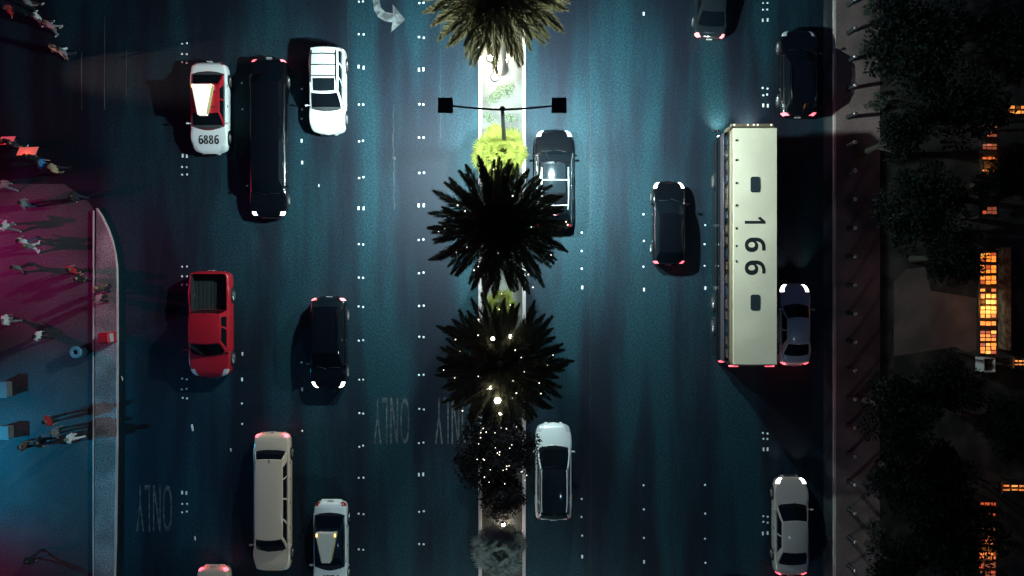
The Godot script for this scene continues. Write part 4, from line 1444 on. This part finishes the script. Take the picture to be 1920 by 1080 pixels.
	var seat_m := mat("bus seat", lin(0.4, 0.27, 0.2), 0.85)
	var seat_b := mat("bus seat blue", lin(0.06, 0.1, 0.18), 0.85)
	var sst := newst()
	bbox(sst, Vector3(0, 0.42, 0), Vector3(0.42, 0.1, 0.42), 0.03)
	bbox(sst, Vector3(0, 0.75, 0.2), Vector3(0.42, 0.62, 0.09), 0.03)
	bbox(sst, Vector3(0, 0.2, 0), Vector3(0.1, 0.4, 0.2), 0.01)
	var seat_mesh := done(sst)
	for s in [-1.0, 1.0]:
		for k in n:
			var zc := -hl + r + pane_l * (k + 0.5)
			st = newst()
			bbox(st, Vector3(s * (hw - 0.02), 3.325, zc), Vector3(0.02, 0.74, pane_l - 0.09), 0.004)
			part(st, "upper_window", glass, t)
			if k > 0:
				st = newst()
				bbox(st, Vector3(s * (hw - 0.03), 3.325, -hl + r + pane_l * k), Vector3(0.05, 0.75, 0.08), 0.008)
				part(st, "window_pillar", trim, t)
			for e in [0.25, 0.78]:
				put(seat_mesh, "seat", seat_m if (k * 2 + int(e * 2)) % 3 else seat_b, t, Transform3D(Basis(), Vector3(s * (hw - 0.3), 2.46, zc + (e - 0.5) * pane_l)))
		st = newst()
		tube(st, [Vector3(s * (hw - 0.12), 3.1, -hl + 0.6), Vector3(s * (hw - 0.12), 3.1, 0), Vector3(s * (hw - 0.12), 3.1, hl - 0.6)], [0.018, 0.018, 0.018], 6)
		part(st, "hand_rail", mat("rail steel", lin(0.6, 0.55, 0.45), 0.3, 0.9), t)
		for k in 5:
			st = newst()
			bbox(st, Vector3(s * (hw + 0.006), 2.87, lerpf(-hl + 0.9, hl - 1.8, k / 4.0)), Vector3(0.02, 0.05, 1.5 if k % 2 else 0.9), 0.006)
			part(st, "glazing_bar", mat("rail steel", lin(0.6, 0.55, 0.45), 0.3, 0.9), t)
	for e in [-1.0, 1.0]:
		st = newst()
		bbox(st, Vector3(0, 3.325, e * (hl - 0.02)), Vector3(hw * 2.0 - 2.0 * r, 0.74, 0.02), 0.004)
		part(st, "upper_end_window", glass, t)
		for s in [-1.0, 1.0]:
			st = newst()
			tube(st, [Vector3(s * (hw - 0.09), 2.9, e * (hl - 0.09)), Vector3(s * (hw - 0.09), 3.72, e * (hl - 0.09))], [0.1, 0.1], 8)
			part(st, "corner_pillar", gold if e < 0 else trim, t)
	# front visor, marker lamps, headlights, tail lamps, wheels
	st = newst()
	bbox(st, Vector3(0, 3.86, -hl - 0.02), Vector3(hw * 1.9, 0.26, 0.16), 0.06)
	part(st, "front_visor", gold, t)
	for x in [-0.95, -0.25, 0.05, 0.25, 0.95]:
		st = newst()
		bbox(st, Vector3(x, 4.0, -hl - 0.03), Vector3(0.1, 0.07, 0.09), 0.025)
		part(st, "marker_lamp", glow_mat("bus marker", lin(1.0, 0.88, 0.6), 1.2), t)
	for x in [-0.85, 0.85]:
		st = newst()
		bbox(st, Vector3(x, 0.8, -hl - 0.03), Vector3(0.34, 0.22, 0.06), 0.025)
		part(st, "headlight", glow_mat("headlight on", lin(1.0, 0.96, 0.88), 6.0), t)
		spot(t, Vector3(x, 0.8, -hl - 0.14), Vector3(0, -0.55, -1), lin(0.95, 1.0, 0.86), 14.0, 40.0, 0.1)
		st = newst()
		bbox(st, Vector3(x * 1.1, 3.75, hl + 0.03), Vector3(0.5, 0.07, 0.07), 0.02)
		part(st, "tail_light", glow_mat("tail light on", lin(1.0, 0.08, 0.12), 3.2), t)
		st = newst()
		bbox(st, Vector3(x * 1.1, 1.2, hl + 0.03), Vector3(0.2, 0.4, 0.06), 0.02)
		part(st, "tail_light", glow_mat("tail light on", lin(1.0, 0.08, 0.12), 3.2), t)
		omni(t, Vector3(x * 1.1, 1.2, hl + 0.2), lin(1.0, 0.08, 0.1), 0.1, 0.08)
		omni(t, Vector3(x * 1.1, 3.8, hl + 0.16), lin(1.0, 0.08, 0.1), 0.05, 0.06)
	st = newst()
	tube(st, [Vector3(-hw + 0.05, 2.0, -hl + 0.1), Vector3(-hw - 0.12, 2.2, -hl - 0.12), Vector3(-hw - 0.2, 1.9, -hl - 0.12)], [0.025, 0.025, 0.025], 6)
	bbox(st, Vector3(-hw - 0.22, 1.75, -hl - 0.12), Vector3(0.22, 0.36, 0.1), 0.04)
	part(st, "mirror", M["chrome"], t)
	var wm := wheel_meshes(0.5)
	for a in axles:
		for s in [-1.0, 1.0]:
			var w := put(wm[0], "wheel", M["tyre rubber"], t, Transform3D(Basis(), Vector3(s * (hw - 0.08), 0.5, a)))
			put(wm[1], "rim", M["wheel alloy"], w)

# ---------------------------------------------------------------- people
func sd_capsule(p: Vector3, a: Vector3, b: Vector3, ra: float, rb: float) -> float:
	var ab := b - a
	var u := clampf((p - a).dot(ab) / maxf(ab.length_squared(), 1e-9), 0.0, 1.0)
	return p.distance_to(a + ab * u) - lerpf(ra, rb, u)

func nets(bones: Array, cell: float, k: float) -> Array:
	# smooth-joined tapered capsules meshed as surface nets; returns [vertices, normals, quads, bone of each vertex]
	var lo := Vector3(1e9, 1e9, 1e9)
	var hi := -lo
	for b in bones:
		for e in 2:
			var rr: Vector3 = Vector3.ONE * (float(b[2 + e]) + cell * 3.0)
			lo = lo.min(b[e] - rr)
			hi = hi.max(b[e] + rr)
	var n := Vector3i(((hi - lo) / cell).ceil()) + Vector3i.ONE
	var acc := PackedFloat32Array()
	acc.resize(n.x * n.y * n.z)
	for b in bones:
		var mr: float = maxf(b[2], b[3]) + cell * 3.0
		var l := Vector3i(((b[0].min(b[1]) - Vector3.ONE * mr - lo) / cell).floor()).clamp(Vector3i.ZERO, n - Vector3i.ONE)
		var h := Vector3i(((b[0].max(b[1]) + Vector3.ONE * mr - lo) / cell).ceil()).clamp(Vector3i.ZERO, n - Vector3i.ONE)
		for z in range(l.z, h.z + 1):
			for y in range(l.y, h.y + 1):
				for x in range(l.x, h.x + 1):
					var d := sd_capsule(lo + Vector3(x, y, z) * cell, b[0], b[1], b[2], b[3])
					acc[x + n.x * (y + n.y * z)] += exp(-k * d)
	var vid := {}
	var vs := []
	var own := []
	var corner := [Vector3i(0, 0, 0), Vector3i(1, 0, 0), Vector3i(0, 1, 0), Vector3i(1, 1, 0), Vector3i(0, 0, 1), Vector3i(1, 0, 1), Vector3i(0, 1, 1), Vector3i(1, 1, 1)]
	var edges := [[0, 1], [2, 3], [4, 5], [6, 7], [0, 2], [1, 3], [4, 6], [5, 7], [0, 4], [1, 5], [2, 6], [3, 7]]
	for z in n.z - 1:
		for y in n.y - 1:
			for x in n.x - 1:
				var at := x + n.x * (y + n.y * z)
				var ins := 0
				var val := []
				for cc in corner:
					var f := acc[at + cc.x + n.x * (cc.y + n.y * cc.z)]
					val.append(f)
					if f > 1.0:
						ins += 1
				if ins == 0 or ins == 8:
					continue
				var sum := Vector3.ZERO
				var cnt := 0
				for e in edges:
					var f0: float = val[e[0]]
					var f1: float = val[e[1]]
					if (f0 > 1.0) != (f1 > 1.0):
						var l0 := log(maxf(f0, 1e-6))
						var l1 := log(maxf(f1, 1e-6))
						sum += Vector3(corner[e[0]]).lerp(Vector3(corner[e[1]]), clampf(l0 / (l0 - l1), 0.0, 1.0))
						cnt += 1
				vid[at] = vs.size()
				var p := lo + (Vector3(x, y, z) + sum / cnt) * cell
				vs.append(p)
				var best := 0
				var bd := 1e9
				for i in bones.size():
					var d := sd_capsule(p, bones[i][0], bones[i][1], bones[i][2], bones[i][3])
					if d < bd:
						bd = d
						best = i
				own.append(bones[best][4])
	var quads := []
	var step := [1, n.x, n.x * n.y]
	for z in range(1, n.z - 1):
		for y in range(1, n.y - 1):
			for x in range(1, n.x - 1):
				var at: int = x + n.x * (y + n.y * z)
				var in0 := acc[at] > 1.0
				for ax in 3:
					var s: int = step[ax]
					var in1 := acc[at + s] > 1.0
					if in0 == in1:
						continue
					var s1: int = step[(ax + 1) % 3]
					var s2: int = step[(ax + 2) % 3]
					var q := [vid[at], vid[at - s1], vid[at - s1 - s2], vid[at - s2]]
					if in0:
						q.reverse()
					quads.append(q)
	var nor := []
	nor.resize(vs.size())
	nor.fill(Vector3.ZERO)
	for q in quads:
		var nn: Vector3 = (vs[q[1]] - vs[q[0]]).cross(vs[q[2]] - vs[q[0]])
		for i in q:
			nor[i] -= nn
	for i in nor.size():
		nor[i] = nor[i].normalized()
	return [vs, nor, quads, own]

func person_meshes(pose: int) -> Dictionary:
	var key := "person%d" % pose
	if mesh_store.has(key):
		return mesh_store[key]
	var st0: float = [0.27, -0.24, 0.05, 0.22][pose]     # stride
	var arm: float = [0.25, -0.28, 0.05, 0.15][pose]      # arm swing
	var up: bool = pose == 3                            # one arm lifted, holding something in front
	var bones := []
	var hands := []
	# facing -z
	bones.append([Vector3(0, 0.98, 0), Vector3(0, 1.12, 0), 0.135, 0.125, "pants"])
	bones.append([Vector3(-0.05, 1.1, 0), Vector3(-0.09, 1.34, 0.01), 0.11, 0.115, "top"])
	bones.append([Vector3(0.05, 1.1, 0), Vector3(0.09, 1.34, 0.01), 0.11, 0.115, "top"])
	bones.append([Vector3(-0.15, 1.42, 0.01), Vector3(0.15, 1.42, 0.01), 0.07, 0.07, "top"])
	bones.append([Vector3(0, 1.44, 0.01), Vector3(0, 1.56, -0.01), 0.055, 0.05, "skin"])
	bones.append([Vector3(0, 1.64, 0.0), Vector3(0, 1.69, 0.015), 0.088, 0.092, "skin"])
	bones.append([Vector3(0, 1.585, -0.045), Vector3(0, 1.65, -0.03), 0.045, 0.06, "skin"])
	bones.append([Vector3(0, 1.66, -0.1), Vector3(0, 1.63, -0.115), 0.012, 0.017, "skin"])
	for s in [-1.0, 1.0]:
		bones.append([Vector3(s * 0.09, 1.64, 0.005), Vector3(s * 0.093, 1.67, 0.01), 0.014, 0.018, "skin"])
		var sw: float = st0 * s
		var hip := Vector3(s * 0.09, 0.94, 0)
		var knee := hip + Vector3(s * 0.01, -cos(sw) * 0.43, -sin(sw) * 0.43)
		var back := 0.25 if sw < 0.0 else -0.05
		var ank := knee + Vector3(0, -cos(sw - back) * 0.42, -sin(sw - back) * 0.42)
		bones.append([hip, knee, 0.088, 0.058, "pants"])
		bones.append([knee, ank, 0.058, 0.042, "pants"])
		bones.append([ank + Vector3(0, -0.04, 0.03), ank + Vector3(0, -0.055, -0.16), 0.045, 0.035, "shoe"])
		var a: float = -arm * s
		var sh := Vector3(s * 0.2, 1.4, 0.01)
		var lift: bool = up and s > 0.0
		var el := sh + (Vector3(s * 0.06, -0.24, -0.14) if lift else Vector3(s * 0.06, -cos(a) * 0.28, -sin(a) * 0.28))
		var wr := el + (Vector3(-s * 0.08, 0.08, -0.22) if lift else Vector3(s * 0.01, -cos(a + 0.3) * 0.25, -sin(a + 0.3) * 0.25))
		bones.append([sh, el, 0.05, 0.04, "top"])
		bones.append([el, wr, 0.04, 0.028, "skin"])
		var fd := (wr - el).normalized()
		var sd := Vector3(1, 0, 0)
		var across := fd.cross(sd).normalized()
		var palm := wr + fd * 0.07
		hands.append([wr, palm, 0.028, 0.03, "skin"])
		for f in 4:
			var off := across * (f - 1.5) * 0.019
			var k0 := palm + off
			var ln: float = [0.03, 0.036, 0.034, 0.026][f]
			var bend := Vector3(-s, 0, 0) * 0.35
			var k1 := k0 + (fd + bend * 0.4).normalized() * ln * 1.3
			var k2 := k1 + (fd + bend * 2.0).normalized() * ln
			hands.append([k0, k1, 0.0095, 0.009, "skin"])
			hands.append([k1, k2, 0.009, 0.0075, "skin"])
		var th0 := wr + fd * 0.03 - across * 0.02
		var th1 := th0 + (fd * 0.6 - across * 0.8 - Vector3(s, 0, 0) * 0.3).normalized() * 0.04
		hands.append([th0, th1, 0.012, 0.01, "skin"])
		hands.append([th1, th1 + fd * 0.028, 0.01, 0.008, "skin"])
	var base := nets(bones, 0.021, 42.0)
	var parts := [base]
	for h in 2:
		parts.append(nets(hands.slice(h * 11, h * 11 + 11), 0.0075, 160.0))
	var low := 1e9
	for v in base[0]:
		low = minf(low, v.y)
	var lift_v := Vector3(0, -low, 0)
	var sets := {"body": newst(), "top": newst(), "pants": newst(), "shoe": newst(), "shoe_other": newst()}
	for pr in parts:
		for q in pr[2]:
			for tri in [[0, 1, 2], [0, 2, 3]]:
				for i in tri:
					sets.body.set_normal(pr[1][q[i]])
					sets.body.add_vertex(pr[0][q[i]] + lift_v)
			var cnt := {}
			for i in q:
				cnt[pr[3][i]] = cnt.get(pr[3][i], 0) + 1
			for reg in ["top", "pants", "shoe"]:
				if cnt.get(reg, 0) >= 2:
					var g: float = {"top": 0.02, "pants": 0.012, "shoe": 0.008}[reg]
					var into: SurfaceTool = sets["shoe_other" if reg == "shoe" and pr[0][q[0]].x > 0.0 else reg]
					for tri in [[0, 1, 2], [0, 2, 3]]:
						for i in tri:
							into.set_normal(pr[1][q[i]])
							into.add_vertex(pr[0][q[i]] + lift_v + pr[1][q[i]] * g)
					break
	var out := {}
	for s in sets:
		out[s] = sets[s].commit()
	var hs := newst()
	lathe(hs, [[0.108, -0.05], [0.116, 0.0], [0.108, 0.045], [0.08, 0.085], [0.04, 0.105], [0.0, 0.112]], 14, Transform3D(Basis(Vector3.RIGHT, 0.35), Vector3(0, 1.69, 0.02) + lift_v))
	out.hair = done(hs)
	hs = newst()
	lathe(hs, [[0.1, -0.22], [0.112, -0.12], [0.118, 0.0], [0.108, 0.045], [0.08, 0.085], [0.0, 0.112]], 14, Transform3D(Basis(Vector3.RIGHT, 0.3).scaled(Vector3(1, 1, 0.9)), Vector3(0, 1.69, 0.035) + lift_v))
	out.long_hair = done(hs)
	hs = newst()
	for s in [-1.0, 1.0]:
		lathe(hs, [[0.0, -0.01], [0.011, 0.0], [0.0, 0.01]], 6, Transform3D(Basis(), Vector3(s * 0.034, 1.665, -0.083) + lift_v))
	out.eyes = done(hs)
	mesh_store[key] = out
	return out

func cloth(name: String) -> StandardMaterial3D:
	var c: Color = {"white": lin(0.72, 0.72, 0.7), "black": lin(0.012, 0.012, 0.014), "red": lin(0.5, 0.02, 0.03), "blue": lin(0.03, 0.2, 0.45), "tan": lin(0.45, 0.33, 0.2), "grey": lin(0.2, 0.2, 0.21), "navy": lin(0.015, 0.02, 0.04), "brown": lin(0.16, 0.09, 0.06), "denim": lin(0.05, 0.08, 0.14), "pink": lin(0.5, 0.18, 0.22), "orange": lin(0.5, 0.1, 0.02)}[name]
	return mat("cloth " + name, c, 0.9)

func make_person(label: String, px: float, py: float, facing: float, pose: int, top: String, pants: String, long_hair := false, hair := "black", y := 0.004) -> void:
	var at := P(px, py, 1.0)
	var t := thing("person", label, "person", Vector3(at.x, y, at.z), deg_to_rad(facing), "people on the plaza")
	t.scale = Vector3.ONE * (0.9 + (int(px * 3 + py) % 7) * 0.015)
	var m := person_meshes(pose)
	put(m.body, "body", mat("skin", lin(0.36, 0.21, 0.15), 0.6), t)
	put(m.top, "top", cloth(top), t)
	put(m.pants, "trousers", cloth(pants), t)
	put(m.shoe, "shoe", cloth("white" if (int(px) % 3 == 0) else "black"), t)
	put(m.shoe_other, "shoe", cloth("white" if (int(px) % 3 == 0) else "black"), t)
	put(m.long_hair if long_hair else m.hair, "hair", mat("hair " + hair, {"black": lin(0.01, 0.008, 0.007), "brown": lin(0.09, 0.05, 0.03), "fair": lin(0.3, 0.2, 0.1)}[hair], 0.6), t)
	put(m.eyes, "eyes", mat("eye dark", lin(0.02, 0.015, 0.01), 0.2), t)

func floodlight(label: String, px: float, py: float, h: float, aim: Vector3, c: Color, e: float, angle: float, soft := 1.0) -> void:  # added masts, standing in for unseen light sources left of the plaza
	var at := P(px, py)
	var t := thing("added_flood_mast", label, "floodlight", at, 0.0, "added coloured floodlights beyond the plaza")
	var black := mat("fixture black", lin(0.015, 0.015, 0.015), 0.5, 0.4)
	var st := newst()
	lathe(st, [[0.0, 0.0], [0.2, 0.0], [0.2, 0.05], [0.09, 0.08], [0.07, h - 0.3], [0.0, h - 0.28]], 12)
	part(st, "mast", black, t)
	var d := (aim - (at + Vector3(0, h, 0))).normalized()
	var b := Basis.looking_at(d, Vector3.UP)
	st = newst()
	var tr := Transform3D(b, Vector3(0, h, 0))
	lathe(st, [[0.0, 0.3], [0.12, 0.3], [0.24, 0.05], [0.25, -0.02], [0.23, -0.02], [0.22, 0.04]], 16, tr * Transform3D(Basis(Vector3.RIGHT, PI / 2), Vector3.ZERO))
	part(st, "housing", black, t)
	st = newst()
	lathe(st, [[0.22, 0.0], [0.0, -0.015]], 16, tr * Transform3D(Basis(Vector3.RIGHT, PI / 2), Vector3.ZERO))
	var lm := mat("flood lens " + label.left(12), lin(0.3, 0.3, 0.3), 0.3)
	lm.emission_enabled = true
	lm.emission = c
	lm.emission_energy_multiplier = 4.0
	part(st, "lens", lm, t)
	spot(t, Vector3(0, h, 0) + d * 0.08, d, c, e, angle, 0.15, soft)

func build_left() -> void:
	floodlight("magenta floodlight on a black mast left of the plaza", -300, 470, 7.0, P(30, 480), lin(1.0, 0.03, 0.38), 150.0, 25.0)  # added masts here and below replace the glow of unseen casino screens
	floodlight("second magenta floodlight further down left of the plaza", -300, 1130, 7.0, P(-30, 1065), lin(1.0, 0.03, 0.35), 45.0, 16.0)
	floodlight("blue floodlight on a black mast left of the plaza", -330, 880, 7.5, P(70, 860), lin(0.0, 0.5, 0.9), 290.0, 28.0)
	floodlight("warm floodlight on a low mast beside the driveway", -250, 160, 4.0, P(330, 130), lin(1.0, 0.62, 0.52), 240.0, 8.0)  # added mast, gives the beam of an unseen car leaving the driveway
	# the big pink screen whose colour rims the left sides of the cars
	var bp := P(-760, 300)
	var bt := thing("led_billboard", "tall magenta screen on two posts beyond the plaza", "billboard", bp)
	var bs := newst()
	bbox(bs, Vector3(-0.3, 12.0, 0), Vector3(0.5, 7.4, 12.4), 0.05)
	part(bs, "cabinet", M["fixture black"], bt)
	bs = newst()
	bbox(bs, Vector3(-0.03, 12.0, 0), Vector3(0.04, 7.0, 12.0), 0.01)
	part(bs, "screen", glow_mat("pink screen", lin(1.0, 0.05, 0.25), 1.2), bt)
	for zz in [-4.0, 4.0]:
		bs = newst()
		tube(bs, [Vector3(-0.35, 0, zz), Vector3(-0.35, 8.6, zz)], [0.3, 0.26], 12)
		part(bs, "post", M["fixture black"], bt)
	var bl := AreaLight3D.new()
	bl.name = "light"
	bt.add_child(bl, true)
	bl.position = Vector3(0.06, 12.0, 0)
	bl.basis = Basis.looking_at(Vector3(1, -0.0001, 0), Vector3.UP)
	bl.area_size = Vector2(12.0, 7.0)
	bl.area_normalize_energy = true
	bl.light_color = lin(1.0, 0.05, 0.25)
	bl.light_energy = 110.0
	bl.shadow_enabled = true
	var who := [
		["person in red top walking in the top left corner", 20, 20, 120, 0, "red", "navy", true, "brown"],
		["person in grey at the top edge on the left", 54, 4, -60, 1, "grey", "black", false, "black"],
		["person in white top near the top left corner", 72, 34, 130, 0, "white", "navy", false, "black"],
		["person in pink top behind the one in white, top left", 93, 48, 130, 1, "pink", "grey", true, "brown"],
		["person in tan with white trousers on the dark driveway", 106, 92, 150, 1, "tan", "white", false, "brown"],
		["person in grey top beside the white trousers on the driveway", 118, 97, 150, 0, "grey", "navy", false, "black"],
		["dark-clothed person beside the red board", 10, 266, 20, 2, "black", "navy", false, "black"],
		["dark-clothed person just right of the red board", 27, 271, -30, 2, "navy", "black", false, "black"],
		["dark-clothed person below the orange board", 56, 294, 10, 2, "black", "black", false, "black"],
		["person in bright blue top right of the orange board", 80, 308, -90, 0, "blue", "navy", false, "black"],
		["person in tan top right of the one in blue", 104, 316, -70, 1, "tan", "black", false, "fair"],
		["person in pink top at the left edge below the boards", 6, 346, 60, 0, "pink", "grey", true, "black"],
		["dark-clothed person above the tip of the raised walk", 139, 369, 80, 1, "black", "navy", false, "black"],
		["person in grey on the purple plaza near its upper end", 46, 382, 100, 0, "grey", "denim", false, "black"],
		["person in white lifting an arm on the purple plaza", 12, 424, 60, 3, "white", "grey", false, "brown"],
		["person in white walking right of the one lifting an arm", 44, 452, -20, 0, "white", "denim", false, "black"],
		["person in grey walking close beside the one in white", 54, 462, -20, 1, "grey", "white", true, "brown"],
		["person in grey on the dark stripe at the far left", 31, 502, 170, 0, "grey", "black", false, "black"],
		["person in red top in the dark pair by the raised walk", 139, 506, -40, 2, "red", "black", false, "black"],
		["person in black in the dark pair by the raised walk", 150, 523, -60, 3, "black", "black", true, "black"],
		["brown-haired person standing on the raised walk, upper one", 193, 540, 30, 2, "brown", "navy", false, "fair", 0.16],
		["brown-haired person standing on the raised walk, lower one", 187, 560, 60, 2, "pink", "black", true, "brown", 0.16],
		["person in white at the left edge below the purple light", 14, 600, -80, 3, "white", "grey", false, "brown"],
		["person in white top and dark trousers left of the round bin", 73, 630, 80, 0, "white", "black", false, "black"],
		["person in dark red on the blue plaza, uppermost of the group", 94, 788, -70, 1, "red", "black", false, "black"],
		["person in grey in the middle of the group on the blue plaza", 106, 810, -80, 0, "grey", "black", true, "brown"],
		["person in black in the group on the blue plaza", 78, 828, -100, 1, "black", "navy", false, "black"],
		["person in brown at the left end of the blue plaza group", 46, 836, -100, 0, "brown", "black", true, "black"],
		["person in white at the right end of the blue plaza group", 132, 822, 95, 0, "white", "white", false, "fair"],
		["dark-clothed person at the lower left of the blue plaza", 56, 1050, 140, 1, "black", "black", false, "black"]]
	for w in who:
		make_person(w[0], w[1], w[2], w[3], w[4], w[5], w[6], w[7], w[8], w[9] if w.size() > 9 else 0.004)
	# boards, bin, boxes
	var st: SurfaceTool
	for q in [[13, 264, "red", lin(1.0, 0.02, 0.035), "bright red lit sign panel on a stand at the left edge", 0.85], [52, 284, "orange", lin(1.0, 0.07, 0.02), "bright orange-red lit sign panel left of the person in blue", 1.1]]:
		var at := P(q[0], q[1], 1.0)
		var t := thing("lit_sign", q[4], "sign", Vector3(at.x, 0.004, at.z), 0.03, "lit sign panels on the plaza")
		var tilt := Transform3D(Basis(Vector3.RIGHT, -0.6), Vector3(0, 1.0, 0))
		st = newst()
		bbox(st, Vector3.ZERO, Vector3(q[5], 0.04, 0.66), 0.012, tilt)
		part(st, "case", M["fixture black"], t)
		st = newst()
		bbox(st, Vector3(0, 0.026, 0), Vector3(q[5] - 0.05, 0.012, 0.6), 0.004, tilt)
		part(st, "screen", glow_mat("sign screen " + q[2], q[3], 0.5), t)
		for s in [-1.0, 1.0]:
			st = newst()
			tube(st, [Vector3(s * q[5] * 0.4, 0, 0.25), Vector3(s * q[5] * 0.4, 1.0, 0)], [0.02, 0.02], 6)
			tube(st, [Vector3(s * q[5] * 0.4, 0, -0.3), Vector3(s * q[5] * 0.4, 1.0, 0)], [0.02, 0.02], 6)
			part(st, "stand_leg", M["fixture black"], t)
		omni(t, Vector3(0, 1.25, 0.1), q[3], 0.25, 0.2)
	var at := P(145, 660, 0.6)
	var t := thing("litter_bin", "round blue bin with dark opening on the plaza", "bin", Vector3(at.x, 0.004, at.z))
	st = newst()
	lathe(st, [[0.26, 0.0], [0.28, 0.05], [0.32, 0.75], [0.33, 0.8], [0.3, 0.82], [0.14, 0.84], [0.13, 0.7]], 20)
	part(st, "shell", mat("bin blue", lin(0.12, 0.35, 0.42), 0.5), t)
	st = newst()
	lathe(st, [[0.145, 0.72], [0.0, 0.72]], 16)
	part(st, "opening", M["fixture black"], t)
	at = P(204, 633, 0.6)
	t = thing("news_box", "bright red box standing on the raised walk", "box", Vector3(at.x, 0.15, at.z), 0.08)
	st = newst()
	bbox(st, Vector3(0, 0.62, 0), Vector3(0.6, 0.9, 0.62), 0.05)
	var shell := mat("news box red", lin(0.62, 0.015, 0.03), 0.4, 0.0, 0.5)
	part(st, "shell", shell, t)
	st = newst()
	bbox(st, Vector3(0.02, 1.09, 0.03), Vector3(0.5, 0.06, 0.4), 0.025)
	part(st, "lid", shell, t)
	st = newst()
	for sx in [-1.0, 1.0]:
		for sz in [-1.0, 1.0]:
			tube(st, [Vector3(sx * 0.24, 0, sz * 0.24), Vector3(sx * 0.24, 0.2, sz * 0.24)], [0.025, 0.025], 6)
	part(st, "feet", M["fixture black"], t)
	st = newst()
	bbox(st, Vector3(0.305, 0.75, 0), Vector3(0.015, 0.4, 0.45), 0.005)
	part(st, "door", mat("lamp glass clear", lin(0.5, 0.5, 0.5), 0.2), t)
	for q in [[4, 731, 0.5, 0.85, "pale utility cabinet at the left edge, upper one"], [6, 812, 0.55, 0.72, "pale utility cabinet at the left edge, lower one"]]:
		at = P(q[0], q[1], 0.55)
		t = thing("utility_cabinet", q[4], "cabinet", Vector3(at.x, 0.004, at.z), 0.0, "pale cabinets at the left edge")
		st = newst()
		bbox(st, Vector3(0, 0.26, 0), Vector3(q[2], 0.5, q[3]), 0.03)
		part(st, "case", mat("cabinet paint", lin(0.2, 0.2, 0.2), 0.6), t)
		st = newst()
		bbox(st, Vector3(0, 0.535, 0), Vector3(q[2] + 0.06, 0.05, q[3] + 0.06), 0.015)
		part(st, "lid", mat("cabinet paint", lin(0.2, 0.2, 0.2), 0.6), t)
		st = newst()
		bbox(st, Vector3(q[2] * 0.5 + 0.008, 0.27, 0), Vector3(0.02, 0.4, q[3] - 0.1), 0.006)
		part(st, "door", mat("cabinet paint", lin(0.2, 0.2, 0.2), 0.6), t)
